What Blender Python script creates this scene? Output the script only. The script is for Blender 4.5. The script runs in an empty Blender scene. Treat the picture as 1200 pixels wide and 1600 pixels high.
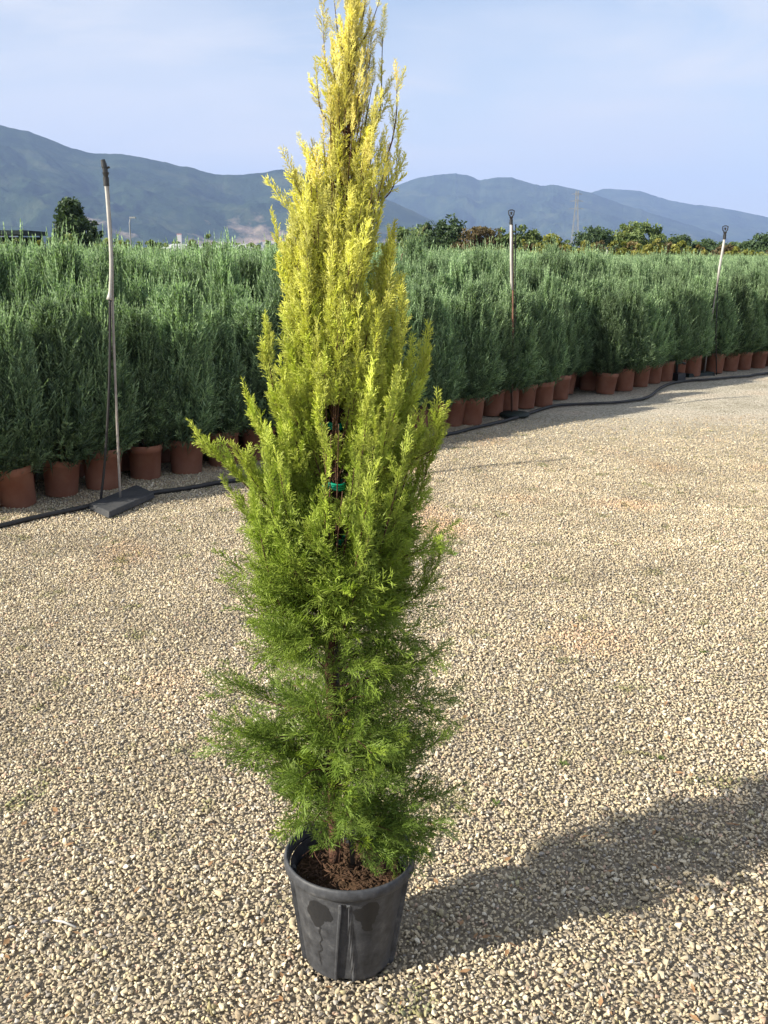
import bpy, bmesh, math, random
import numpy as np
from mathutils import Vector, Matrix, noise as mnoise

R = math.radians
scene = bpy.context.scene
COL = scene.collection

# ------------------------------------------------------------------ camera
FPX, CX, CY, EYE, PITCH = 1500.0, 600.0, 800.0, 1.6, math.atan(400 / 1500.0)
cam_d = bpy.data.cameras.new("camera")
cam_d.sensor_fit = 'VERTICAL'; cam_d.sensor_height = 36.0
cam_d.lens = 36.0 * FPX / 1600.0
cam_d.clip_start = 0.05; cam_d.clip_end = 80000
cam = bpy.data.objects.new("camera", cam_d); COL.objects.link(cam)
cam.location = (0, 0, EYE); cam.rotation_euler = (math.pi / 2 - PITCH, 0, 0)
scene.camera = cam

# ------------------------------------------------------------------ light
SUN_EL, SUN_DIR_XY = R(31), Vector((-0.904, -0.427)).normalized()
SUN_VEC = Vector((SUN_DIR_XY.x * math.cos(SUN_EL), SUN_DIR_XY.y * math.cos(SUN_EL), math.sin(SUN_EL)))
sun_d = bpy.data.lights.new("sun", 'SUN'); sun_d.energy = 5.0; sun_d.angle = R(0.53)
sun_d.color = (1.0, 0.93, 0.80)
sun = bpy.data.objects.new("sun", sun_d); COL.objects.link(sun)
sun.rotation_euler = SUN_VEC.to_track_quat('Z', 'Y').to_euler(); sun.location = SUN_VEC * 50

world = bpy.data.worlds.new("World"); scene.world = world; world.use_nodes = True
wn = world.node_tree; wn.nodes.clear()
def WN(t): return wn.nodes.new(t)
sky = WN('ShaderNodeTexSky'); sky.sky_type = 'NISHITA'; sky.sun_disc = False
sky.sun_elevation = SUN_EL; sky.sun_rotation = math.atan2(SUN_DIR_XY.x, SUN_DIR_XY.y)
sky.altitude = 300; sky.air_density = 1.0; sky.dust_density = 0.6; sky.ozone_density = 2.2
bg = WN('ShaderNodeBackground'); bg.inputs['Strength'].default_value = 0.076
out = WN('ShaderNodeOutputWorld')
geo = WN('ShaderNodeNewGeometry')
# thin high cloud: stretched noise on the direction vector
sep = WN('ShaderNodeSeparateXYZ'); wn.links.new(geo.outputs['Position'], sep.inputs[0])
mapn = WN('ShaderNodeMapping'); mapn.inputs['Scale'].default_value = (1.1, 1.1, 4.2)
mapn.inputs['Rotation'].default_value = (R(14), R(8), 0); mapn.inputs['Location'].default_value = (3.1, 1.7, 0.4)
wn.links.new(geo.outputs['Position'], mapn.inputs['Vector'])
n1 = WN('ShaderNodeTexNoise'); n1.inputs['Scale'].default_value = 1.5; n1.inputs['Detail'].default_value = 6
n1.inputs['Roughness'].default_value = 0.5; n1.inputs['Distortion'].default_value = 0.25
wn.links.new(mapn.outputs[0], n1.inputs['Vector'])
cr = WN('ShaderNodeMapRange'); cr.inputs['From Min'].default_value = 0.38; cr.inputs['From Max'].default_value = 0.60
cr.inputs['To Min'].default_value = 0.34; cr.inputs['To Max'].default_value = 1.0
wn.links.new(n1.outputs['Fac'], cr.inputs['Value'])
mx = WN('ShaderNodeMixRGB'); mx.inputs['Color2'].default_value = (5.0, 5.35, 6.0, 1)
wn.links.new(cr.outputs[0], mx.inputs['Fac']); wn.links.new(sky.outputs[0], mx.inputs['Color1'])
# fine cirrus wisps
mp2 = WN('ShaderNodeMapping'); mp2.inputs['Scale'].default_value = (2.2, 6.0, 13.0); mp2.inputs['Rotation'].default_value = (R(20), R(-16), R(10)); mp2.inputs['Location'].default_value = (.7, 2.4, .3)
wn.links.new(geo.outputs['Position'], mp2.inputs['Vector'])
n3 = WN('ShaderNodeTexNoise'); n3.inputs['Scale'].default_value = 1.0; n3.inputs['Detail'].default_value = 9; n3.inputs['Roughness'].default_value = .62; n3.inputs['Distortion'].default_value = .8
wn.links.new(mp2.outputs[0], n3.inputs['Vector'])
c3 = WN('ShaderNodeMapRange'); c3.inputs['From Min'].default_value = .47; c3.inputs['From Max'].default_value = .72; c3.inputs['To Max'].default_value = .85; wn.links.new(n3.outputs['Fac'], c3.inputs['Value'])
mx3 = WN('ShaderNodeMixRGB'); mx3.inputs['Color2'].default_value = (5.6, 5.7, 6.0, 1); wn.links.new(c3.outputs[0], mx3.inputs['Fac']); wn.links.new(mx.outputs[0], mx3.inputs['Color1'])
wn.links.new(mx3.outputs[0], bg.inputs['Color']); wn.links.new(bg.outputs[0], out.inputs['Surface'])

vs = scene.view_settings
vs.view_transform = 'Standard'; vs.look = 'None'; vs.exposure = 1.12; vs.gamma = 1.0; vs.use_curve_mapping = False
scene.render.engine = 'CYCLES'
scene.cycles.use_denoising = True
scene.cycles.max_bounces = 7; scene.cycles.diffuse_bounces = 3; scene.cycles.glossy_bounces = 2
scene.cycles.transmission_bounces = 4; scene.cycles.volume_bounces = 0
scene.cycles.volume_step_rate = 4.0

# ------------------------------------------------------------------ helpers
def ray(px, py):
    x, y = (px - CX) / FPX, (py - CY) / FPX
    c, s = math.cos(PITCH), math.sin(PITCH)
    return x, c - y * s, -(s + y * c)          # X, forward, up
def ground_pt(px, py, z=0.0):
    x, f, u = ray(px, py); t = (z - EYE) / u
    return Vector((x * t, f * t, z))
def plane_pt(px, py, Y):
    x, f, u = ray(px, py); t = Y / f
    return Vector((x * t, Y, EYE + u * t))
def hnoise(x, y):
    return (0.016 * mnoise.noise(Vector((x * 1.3, y * 1.3, 3.3))) + 0.008 * mnoise.noise(Vector((x * 4.1, y * 4.1, 7.7)))
            + 0.02 * mnoise.noise(Vector((x * .35, y * .35, 1.3))))

def props(o, label=None, cat=None, group=None, kind=None):
    if label: o['label'] = label
    if cat: o['category'] = cat
    if group: o['group'] = group
    if kind: o['kind'] = kind
    return o
def link(name, data, parent=None):
    o = bpy.data.objects.new(name, data); COL.objects.link(o)
    if parent is not None: o.parent = parent
    return o
def empty(name, loc=(0, 0, 0), rz=0):
    o = link(name, None); o.location = loc; o.rotation_euler = (0, 0, rz)
    o.empty_display_size = 0.2
    return o
def mesh_np(name, V, F, mats=(), smooth=False, attrs=None, mat_idx=None):
    """V (n,3), F (m,3|4) arrays"""
    V = np.asarray(V, np.float32); F = np.asarray(F, np.int32)
    me = bpy.data.meshes.new(name)
    me.vertices.add(len(V)); me.vertices.foreach_set('co', V.ravel())
    k = F.shape[1]
    me.loops.add(F.size); me.loops.foreach_set('vertex_index', F.ravel())
    me.polygons.add(len(F)); me.polygons.foreach_set('loop_start', np.arange(0, F.size, k, dtype=np.int32))
    try: me.polygons.foreach_set('loop_total', np.full(len(F), k, np.int32))
    except Exception: pass
    me.polygons.foreach_set('use_smooth', np.full(len(F), smooth, bool))
    for m in mats: me.materials.append(m)
    if mat_idx is not None: me.polygons.foreach_set('material_index', np.asarray(mat_idx, np.int32))
    if attrs:
        for an, (typ, arr) in attrs.items():
            a = me.attributes.new(an, typ, 'POINT')
            key = {'FLOAT': 'value', 'INT': 'value', 'FLOAT_VECTOR': 'vector', 'FLOAT_COLOR': 'color'}[typ]
            a.data.foreach_set(key, np.asarray(arr).ravel())
    me.update(calc_edges=True); me.validate()
    return me
class Geo:
    """collects simple solids, builds one mesh"""
    def __init__(s): s.V = []; s.F = []; s.n = 0
    def add(s, verts, faces):
        s.V += [tuple(v) for v in verts]; s.F += [tuple(i + s.n for i in f) for f in faces]; s.n += len(verts)
    def box(s, c, size, rz=0, top=1.0):
        x, y, z = [d / 2 for d in size]; ca, sa = math.cos(rz), math.sin(rz); vs_ = []
        for k in (-1, 1):
            f = top if k > 0 else 1.0
            for a, b in ((-1, -1), (1, -1), (1, 1), (-1, 1)):
                u, v = a * x * f, b * y * f
                vs_.append((c[0] + u * ca - v * sa, c[1] + u * sa + v * ca, c[2] + k * z))
        s.add(vs_, [(3, 2, 1, 0), (4, 5, 6, 7), (0, 1, 5, 4), (1, 2, 6, 5), (2, 3, 7, 6), (3, 0, 4, 7)])
    def tube(s, pts, rad, n=8, cap=True):
        pts = [Vector(p) for p in pts]
        if not hasattr(rad, '__len__'): rad = [rad] * len(pts)
        base = s.n; up = None; vs_ = []; fs = []
        for i, p in enumerate(pts):
            d = (pts[min(i + 1, len(pts) - 1)] - pts[max(i - 1, 0)]).normalized()
            if up is None: up = d.orthogonal().normalized()
            up = (up - d * up.dot(d)).normalized(); sd = d.cross(up)
            for k in range(n):
                a = 2 * math.pi * k / n
                vs_.append(p + (up * math.cos(a) + sd * math.sin(a)) * rad[i])
        for i in range(len(pts) - 1):
            for k in range(n):
                a, b = i * n + k, i * n + (k + 1) % n
                fs.append((a, b, b + n, a + n))
        if cap:
            fs.append(tuple(reversed(range(n)))); fs.append(tuple(range((len(pts) - 1) * n, len(pts) * n)))
        s.add(vs_, fs)
    def lathe(s, prof, n=32, c=(0, 0, 0), close=False):
        vs_ = []; fs = []
        for r, z in prof:
            for k in range(n):
                a = 2 * math.pi * k / n; vs_.append((c[0] + r * math.cos(a), c[1] + r * math.sin(a), c[2] + z))
        for i in range(len(prof) - 1):
            for k in range(n):
                a, b = i * n + k, i * n + (k + 1) % n; fs.append((a, b, b + n, a + n))
        if close: fs.append(tuple(reversed(range(n)))); fs.append(tuple(range((len(prof) - 1) * n, len(prof) * n)))
        s.add(vs_, fs)
    def mesh(s, name, mat, smooth=False):
        me = bpy.data.meshes.new(name); me.from_pydata(s.V, [], s.F); me.materials.append(mat)
        if smooth:
            for p in me.polygons: p.use_smooth = True
        me.update(); return me
    def build(s, name, mat, parent=None, smooth=False):
        return link(name, s.mesh(name, mat, smooth), parent)
def catmull(pts, n):
    pts = [Vector(p) for p in pts]; P = [pts[0] * 2 - pts[1]] + pts + [pts[-1] * 2 - pts[-2]]; out_ = []
    segs = len(pts) - 1
    for i in range(n + 1):
        u = min(i / n * segs, segs - 1e-6); k = int(u); t = u - k
        a, b, c, d = P[k:k + 4]
        out_.append(0.5 * ((2 * b) + (c - a) * t + (2 * a - 5 * b + 4 * c - d) * t * t + (3 * b - a - 3 * c + d) * t ** 3))
    return out_

# ------------------------------------------------------------------ materials
def mat(name, base=(.5, .5, .5), rough=.7, spec=.3, metal=0):
    m = bpy.data.materials.new(name); m.use_nodes = True
    p = m.node_tree.nodes['Principled BSDF']
    p.inputs['Base Color'].default_value = (*base, 1); p.inputs['Roughness'].default_value = rough
    p.inputs['Specular IOR Level'].default_value = spec; p.inputs['Metallic'].default_value = metal
    return m, m.node_tree, p
def nd(nt, t, **k):
    n = nt.nodes.new(t)
    for a, b in k.items(): n.inputs[a].default_value = b
    return n
def ramp(nt, src, stops):
    r = nt.nodes.new('ShaderNodeValToRGB'); e = r.color_ramp.elements
    while len(e) < len(stops): e.new(0.5)
    for i, (p, c) in enumerate(stops): e[i].position = p; e[i].color = (*c, 1)
    nt.links.new(src, r.inputs['Fac']); return r
def noisy(name, c1, c2, scale=20, rough=.7, spec=.3, bump=.0, bscale=60, coord='Object', metal=0, detail=5):
    m, nt, p = mat(name, c1, rough, spec, metal)
    tc = nt.nodes.new('ShaderNodeTexCoord')
    n = nd(nt, 'ShaderNodeTexNoise', Scale=scale, Detail=detail, Roughness=.6); nt.links.new(tc.outputs[coord], n.inputs['Vector'])
    r = ramp(nt, n.outputs['Fac'], [(.32, c1), (.68, c2)]); nt.links.new(r.outputs[0], p.inputs['Base Color'])
    if bump:
        b = nd(nt, 'ShaderNodeTexNoise', Scale=bscale, Detail=4); nt.links.new(tc.outputs[coord], b.inputs['Vector'])
        bb = nd(nt, 'ShaderNodeBump', Strength=bump, Distance=.01); nt.links.new(b.outputs['Fac'], bb.inputs['Height'])
        nt.links.new(bb.outputs[0], p.inputs['Normal'])
    return m
def leaf_mat(name, base, tip, trans=.35, inst_attr=None, attr='tip', var=.25, rough=.55, spec=.25, tw=(1.25, 1.35, .55)):
    """foliage: colour runs from old growth (tip=0) to young tips (tip=1) on sprays, paler upwards within leaf clumps; thin leaves let light through"""
    m, nt, p = mat(name, base, rough, spec)
    a = nt.nodes.new('ShaderNodeAttribute'); a.attribute_name = attr
    if inst_attr:
        ia = nt.nodes.new('ShaderNodeAttribute'); ia.attribute_type = 'INSTANCER'; ia.attribute_name = inst_attr
        lite = nt.nodes.new('ShaderNodeMixRGB'); lite.blend_type = 'MULTIPLY'; lite.inputs['Fac'].default_value = 1
        lite.inputs['Color2'].default_value = (*tip, 1); nt.links.new(ia.outputs['Color'], lite.inputs['Color1'])
        dk = nt.nodes.new('ShaderNodeMixRGB'); dk.blend_type = 'MULTIPLY'; dk.inputs['Fac'].default_value = 1
        dk.inputs['Color2'].default_value = (*base, 1); nt.links.new(ia.outputs['Color'], dk.inputs['Color1'])
        c1, c2 = dk.outputs[0], lite.outputs[0]
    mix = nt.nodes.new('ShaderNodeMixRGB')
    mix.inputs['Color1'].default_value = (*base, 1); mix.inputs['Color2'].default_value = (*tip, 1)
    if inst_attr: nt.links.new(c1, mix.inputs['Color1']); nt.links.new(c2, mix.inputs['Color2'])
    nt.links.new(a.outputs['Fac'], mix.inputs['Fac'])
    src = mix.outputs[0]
    oi = nt.nodes.new('ShaderNodeObjectInfo'); tc = nt.nodes.new('ShaderNodeNewGeometry')
    n = nd(nt, 'ShaderNodeTexNoise', Scale=7.0, Detail=3); nt.links.new(tc.outputs['Position'], n.inputs['Vector'])
    ad = nt.nodes.new('ShaderNodeMath'); ad.operation = 'ADD'
    nt.links.new(oi.outputs['Random'], ad.inputs[0]); nt.links.new(n.outputs['Fac'], ad.inputs[1])
    mr = nd(nt, 'ShaderNodeMapRange'); mr.inputs['From Min'].default_value = .3; mr.inputs['From Max'].default_value = 1.7
    mr.inputs['To Min'].default_value = 1 - var; mr.inputs['To Max'].default_value = 1 + var
    nt.links.new(ad.outputs[0], mr.inputs['Value'])
    sc_ = nt.nodes.new('ShaderNodeVectorMath'); sc_.operation = 'SCALE'
    nt.links.new(src, sc_.inputs[0]); nt.links.new(mr.outputs[0], sc_.inputs['Scale'])
    nt.links.new(sc_.outputs[0], p.inputs['Base Color'])
    tr = nt.nodes.new('ShaderNodeBsdfTranslucent'); tm = nt.nodes.new('ShaderNodeVectorMath'); tm.operation = 'MULTIPLY'
    tm.inputs[1].default_value = tw; nt.links.new(sc_.outputs[0], tm.inputs[0]); nt.links.new(tm.outputs[0], tr.inputs['Color'])
    ms = nt.nodes.new('ShaderNodeMixShader'); ms.inputs['Fac'].default_value = trans
    o = nt.nodes['Material Output']
    nt.links.new(p.outputs[0], ms.inputs[1]); nt.links.new(tr.outputs[0], ms.inputs[2]); nt.links.new(ms.outputs[0], o.inputs['Surface'])
    return m

M = {}
M['bark'] = noisy('bark', (.13, .062, .038), (.065, .040, .028), 90, .85, .15, .8, 160)
M['bark_far'] = noisy('bark_far', (.09, .065, .045), (.16, .12, .085), 8, .9, .1)
M['stake'] = noisy('stake', (.11, .10, .085), (.07, .065, .06), 40, .7, .3, .2)
M['tie'] = noisy('tie', (.0, .22, .12), (.0, .30, .17), 60, .35, .5)
M['terracotta'] = noisy('terracotta_plastic', (.24, .098, .06), (.33, .155, .10), 7, .65, .3, .1, 40)
M['soil'] = noisy('soil', (.05, .032, .02), (.10, .06, .035), 60, .95, .1, 1, 120)
M['mulch'] = noisy('mulch', (.12, .068, .042), (.045, .03, .02), 12, .9, .1)
M['hose'] = noisy('hose_rubber', (.012, .012, .013), (.03, .028, .026), 9, .55, .4)
M['rubber'] = noisy('rubber_block', (.035, .037, .04), (.06, .06, .06), 9, .75, .3, .4, 30)
M['disc'] = noisy('disc_rubber', (.012, .02, .017), (.022, .03, .026), 9, .6, .3)
M['steel'] = noisy('dull_steel', (.36, .33, .30), (.24, .21, .18), 30, .5, .4, metal=.35)
M['rust'] = noisy('rusty_rod', (.20, .10, .07), (.13, .07, .05), 30, .8, .2)
M['white'] = noisy('white_tube', (.50, .48, .43), (.36, .345, .31), 14, .5, .4)
M['black'] = noisy('black_plastic', (.015, .015, .016), (.03, .03, .03), 20, .45, .5)
M['net'] = noisy('shade_net', (.02, .03, .03), (.035, .045, .045), 3, .9, .1)
M['film'] = noisy('greenhouse_film', (.34, .36, .37), (.42, .44, .45), .5, .5, .3)
M['plaster'] = noisy('plaster', (.58, .54, .47), (.46, .43, .38), .4, .9, .1)
M['rooftile'] = noisy('roof_tile', (.35, .15, .09), (.26, .11, .07), .6, .85, .1)
M['galv'] = noisy('galvanised', (.22, .23, .24), (.28, .29, .30), 1, .5, .4)
M['wood'] = noisy('weathered_wood', (.30, .25, .19), (.20, .17, .13), 10, .85, .1)

# ================================================================== SETTING
# ground sheet to the horizon
m_field, nt, p = mat('field_soil', (.12, .12, .06), .95, .05)
tc = nt.nodes.new('ShaderNodeTexCoord'); n = nd(nt, 'ShaderNodeTexNoise', Scale=.02, Detail=8); nt.links.new(tc.outputs['Object'], n.inputs['Vector'])
r = ramp(nt, n.outputs['Fac'], [(.35, (.06, .085, .03)), (.5, (.13, .13, .06)), (.65, (.20, .17, .10))]); nt.links.new(r.outputs[0], p.inputs['Base Color'])
gv = [(0, 0, -.03)]; gf = []
for k in range(64):
    a = 2 * math.pi * k / 64; gv.append((15500 * math.cos(a), 15500 * math.sin(a), -.03))
for k in range(64): gf.append((0, 1 + k, 1 + (k + 1) % 64))
me = bpy.data.meshes.new('ground'); me.from_pydata(gv, [], gf); me.materials.append(m_field)
props(link('ground', me), kind='structure')

# gravel yard sheet (fine dirt and grit between the stones, reads as gravel in the distance)
m_grav, nt, p = mat('gravel_grit', (.3, .26, .2), .95, .1)
tc = nt.nodes.new('ShaderNodeTexCoord')
v = nd(nt, 'ShaderNodeTexVoronoi', Scale=72.0, Randomness=1.0); nt.links.new(tc.outputs['Object'], v.inputs['Vector'])
sepc = nt.nodes.new('ShaderNodeSeparateColor'); nt.links.new(v.outputs['Color'], sepc.inputs[0])
rc = ramp(nt, sepc.outputs[0], [(0, (.22, .19, .15)), (.12, (.34, .305, .245)), (.45, (.49, .45, .37)), (.8, (.57, .53, .44)), (1, (.66, .62, .54))])
nb = nd(nt, 'ShaderNodeTexNoise', Scale=1.1, Detail=7, Roughness=.65); nt.links.new(tc.outputs['Object'], nb.inputs['Vector'])
rb = ramp(nt, nb.outputs['Fac'], [(.3, (.72, .70, .62)), (.5, (1, .98, .94)), (.68, (1.08, .98, .90))])
mm = nt.nodes.new('ShaderNodeMixRGB'); mm.blend_type = 'MULTIPLY'; mm.inputs['Fac'].default_value = 1
nt.links.new(rc.outputs[0], mm.inputs['Color1']); nt.links.new(rb.outputs[0], mm.inputs['Color2'])
dirt = nt.nodes.new('ShaderNodeMixRGB'); dirt.inputs['Color2'].default_value = (.27, .225, .165, 1)
at = nt.nodes.new('ShaderNodeAttribute'); at.attribute_name = 'under'    # 1 where real stones lie on top: plain dirt below them
nt.links.new(at.outputs['Fac'], dirt.inputs['Fac']); nt.links.new(mm.outputs[0], dirt.inputs['Color1'])
nt.links.new(dirt.outputs[0], p.inputs['Base Color'])
bmp = nd(nt, 'ShaderNodeBump', Strength=1.0, Distance=.02); nt.links.new(v.outputs['Distance'], bmp.inputs['Height']); bmp.invert = True
nt.links.new(bmp.outputs[0], p.inputs['Normal'])
ROW0, ROWD = Vector((-2.23, 6.50)), Vector((1, 1)).normalized()
ROWN = Vector((-1, 1)).normalized()                    # points into the plant field
def rowdist(x, y): return (x - ROW0.x) * ROWN.x + (y - ROW0.y) * ROWN.y
def gravel_keep(Y): return 1.0 if Y < 6.5 else max(0.0, 1 - (Y - 6.5) / 3.5)
xs = np.concatenate([np.arange(-12, -5, .5), np.arange(-5, 7, .1), np.arange(7, 46, .6)])
ys = np.concatenate([np.arange(-6, 1, .5), np.arange(1, 16, .1), np.arange(16, 50, .6)])
gx, gy = np.meshgrid(xs, ys); NX, NY = len(xs), len(ys)
gz = np.array([hnoise(a, b) for a, b in zip(gx.ravel(), gy.ravel())])
V = np.stack([gx.ravel(), gy.ravel(), gz - .004], 1)
ii = np.arange(NX * NY).reshape(NY, NX)
F = np.stack([ii[:-1, :-1], ii[:-1, 1:], ii[1:, 1:], ii[1:, :-1]], -1).reshape(-1, 4)
cyy = V[:, 1]; cxx = V[:, 0]
keep = ((cxx[F].mean(1) - ROW0.x) * ROWN.x + (cyy[F].mean(1) - ROW0.y) * ROWN.y) < 34
F = F[keep]
und = np.array([gravel_keep(max(b, 0)) for b in V[:, 1]], np.float32)
und = np.where(np.abs(V[:, 0]) < .43 * np.maximum(V[:, 1], 0) + 1.1, und, 0).astype(np.float32) * .9
props(link('gravel_yard', mesh_np('gravel_yard', V, F, [m_grav], True, {'under': ('FLOAT', und)})), kind='structure')

# real stones
m_peb, nt, p = mat('pebble', (.4, .36, .28), .8, .25)
ia = nt.nodes.new('ShaderNodeAttribute'); ia.attribute_type = 'INSTANCER'; ia.attribute_name = 'pcol'
tc = nt.nodes.new('ShaderNodeTexCoord'); n = nd(nt, 'ShaderNodeTexNoise', Scale=1.6, Detail=6, Roughness=.7); nt.links.new(tc.outputs['Object'], n.inputs['Vector'])
rr_ = ramp(nt, n.outputs['Fac'], [(.3, (.72, .70, .66)), (.7, (1.12, 1.1, 1.06))])
mm = nt.nodes.new('ShaderNodeMixRGB'); mm.blend_type = 'MULTIPLY'; mm.inputs['Fac'].default_value = 1
nt.links.new(ia.outputs['Color'], mm.inputs['Color1']); nt.links.new(rr_.outputs[0], mm.inputs['Color2']); nt.links.new(mm.outputs[0], p.inputs['Base Color'])
peb_col = bpy.data.collections.new('pebble_shapes')
prng = random.Random(4)
for k in range(10):
    bm = bmesh.new()
    for q in range(11):
        v3 = Vector((prng.gauss(0, 1), prng.gauss(0, 1), prng.gauss(0, 1))).normalized() * prng.uniform(.85, 1.05)
        bm.verts.new((v3.x * prng.uniform(.9, 1.1), v3.y * .78, v3.z * .6))
    r_ = bmesh.ops.convex_hull(bm, input=bm.verts)
    bmesh.ops.delete(bm, geom=[g for g in r_['geom_interior'] if isinstance(g, bmesh.types.BMVert)], context='VERTS')
    bmesh.ops.bevel(bm, geom=list(bm.edges), offset=.09, segments=1, affect='EDGES', clamp_overlap=True)
    me = bpy.data.meshes.new('pebble_shape'); bm.to_mesh(me); bm.free(); me.materials.append(m_peb)
    for pl in me.polygons: pl.use_smooth = True
    peb_col.objects.link(bpy.data.objects.new('pebble_shape', me))

def instancer(name, pts, rot, scl, idx, coll, colattr=None, col=None, mats=()):
    me = bpy.data.meshes.new(name); N = len(pts)
    me.vertices.add(N); me.vertices.foreach_set('co', np.asarray(pts, np.float32).ravel())
    def at_(nm, typ, key, arr):
        a = me.attributes.new(nm, typ, 'POINT'); a.data.foreach_set(key, np.asarray(arr).ravel())
    at_('irot', 'FLOAT_VECTOR', 'vector', np.asarray(rot, np.float32)); at_('iscl', 'FLOAT_VECTOR', 'vector', np.asarray(scl, np.float32))
    at_('iidx', 'INT', 'value', np.asarray(idx, np.int32))
    if colattr: at_(colattr, 'FLOAT_COLOR', 'color', np.asarray(col, np.float32))
    for m in mats: me.materials.append(m)
    o = link(name, me)
    ng = bpy.data.node_groups.new(name + '_nodes', 'GeometryNodeTree')
    ng.interface.new_socket('Geometry', in_out='INPUT', socket_type='NodeSocketGeometry')
    ng.interface.new_socket('Geometry', in_out='OUTPUT', socket_type='NodeSocketGeometry')
    gi = ng.nodes.new('NodeGroupInput'); go = ng.nodes.new('NodeGroupOutput')
    ci = ng.nodes.new('GeometryNodeCollectionInfo'); ci.inputs['Collection'].default_value = coll
    ci.inputs['Separate Children'].default_value = True; ci.inputs['Reset Children'].default_value = True
    ip = ng.nodes.new('GeometryNodeInstanceOnPoints'); ip.inputs['Pick Instance'].default_value = True
    mp = ng.nodes.new('GeometryNodeMeshToPoints')
    def na(nm, typ):
        q = ng.nodes.new('GeometryNodeInputNamedAttribute'); q.data_type = typ; q.inputs['Name'].default_value = nm; return q.outputs['Attribute']
    ng.links.new(gi.outputs[0], mp.inputs['Mesh']); ng.links.new(mp.outputs[0], ip.inputs['Points']); ng.links.new(ci.outputs[0], ip.inputs['Instance'])
    ng.links.new(na('iidx', 'INT'), ip.inputs['Instance Index']); ng.links.new(na('iscl', 'FLOAT_VECTOR'), ip.inputs['Scale'])
    e2r = ng.nodes.new('FunctionNodeEulerToRotation'); ng.links.new(na('irot', 'FLOAT_VECTOR'), e2r.inputs[0]); ng.links.new(e2r.outputs[0], ip.inputs['Rotation'])
    ng.links.new(ip.outputs[0], go.inputs[0])
    md = o.modifiers.new('scatter', 'NODES'); md.node_group = ng
    return o

rng = np.random.default_rng(11)
SP = .0109
X = np.arange(-5.2, 5.6, SP); Y = np.arange(1.0, 10.2, SP)
PX, PY = np.meshgrid(X, Y); PX = PX.ravel() + rng.uniform(-.6, .6, PX.size) * SP; PY = PY.ravel() + rng.uniform(-.6, .6, PY.size) * SP
ok = (np.abs(PX) < .415 * PY + .45 + .25 * (PY < 4))
ok &= ((PX - ROW0.x) * ROWN.x + (PY - ROW0.y) * ROWN.y) < .5
kp = np.where(PY < 6.5, 1.0, np.clip(1 - (PY - 6.5) / 3.5, 0, 1))
ok &= rng.random(PX.size) < kp
POT_XY = ground_pt(545, 1487)
ok &= ((PX - POT_XY.x) ** 2 + (PY - POT_XY.y) ** 2) > .10 ** 2
PX, PY = PX[ok], PY[ok]; N = len(PX)
PZ = np.array([hnoise(a, b) for a, b in zip(PX, PY)])
patch = np.array([mnoise.fractal(Vector((a * 2.2, b * 2.2, 5)), 1, 2, 3) for a, b in zip(PX, PY)])
size = np.exp(rng.normal(0, .32, N)) * .0056
size = np.clip(size, .0035, .0145); big = rng.random(N) < .006; size[big] *= 1.5
scl = np.stack([size * rng.uniform(.9, 1.35, N), size * rng.uniform(.85, 1.1, N), size * rng.uniform(.75, 1.1, N)], 1)
rot = np.stack([rng.normal(0, .6, N), rng.normal(0, .6, N), rng.uniform(0, 6.28, N)], 1)
pal = np.array([(.56, .475, .32), (.62, .54, .385), (.48, .405, .275), (.40, .34, .235), (.70, .64, .50), (.34, .31, .26), (.54, .39, .28), (.55, .48, .28), (.26, .24, .21), (.42, .385, .33)])
wts = np.array([.28, .21, .16, .09, .085, .05, .035, .04, .015, .035]); wts /= wts.sum()
pi_ = rng.choice(len(pal), N, p=wts)
damp = np.clip((np.array([mnoise.fractal(Vector((a * 1.1 + 9, b * 1.6, 8)), 1, 2, 4) for a, b in zip(PX, PY)]) - .12) * 2.2, 0, 1)
moss = np.clip((np.array([mnoise.fractal(Vector((a * 6 + 3, b * 6, 4)), 1, 2, 3) for a, b in zip(PX, PY)]) - .42) * 3.5, 0, 1) * (rng.random(N) < .8)
pink = np.clip(np.array([mnoise.noise(Vector((a * 1.7 + 40, b * 1.7, 2))) for a, b in zip(PX, PY)]) - .3, 0, 1)[:, None]
pc = pal[pi_] * np.array([[.96, .96, .985]]) * rng.uniform(.86, 1.12, (N, 1)) * (1 + .20 * patch[:, None]) * (1 - .18 * damp[:, None]) * (1 - moss[:, None] * np.array([[.52, .46, .62]]))
pc = pc * (1 + pink * np.array([[.35, -.05, -.25]]))
pc = np.clip(np.concatenate([pc, np.ones((N, 1))], 1), 0, .9)
og = instancer('gravel', np.stack([PX, PY, PZ + .0015 + rng.uniform(-.0022, .0032, N) + size * .15], 1), rot, scl, rng.integers(0, 10, N), peb_col, 'pcol', pc, [m_peb])
props(og, 'beige and grey crushed gravel stones covering the nursery yard', 'gravel', kind='stuff')

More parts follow.
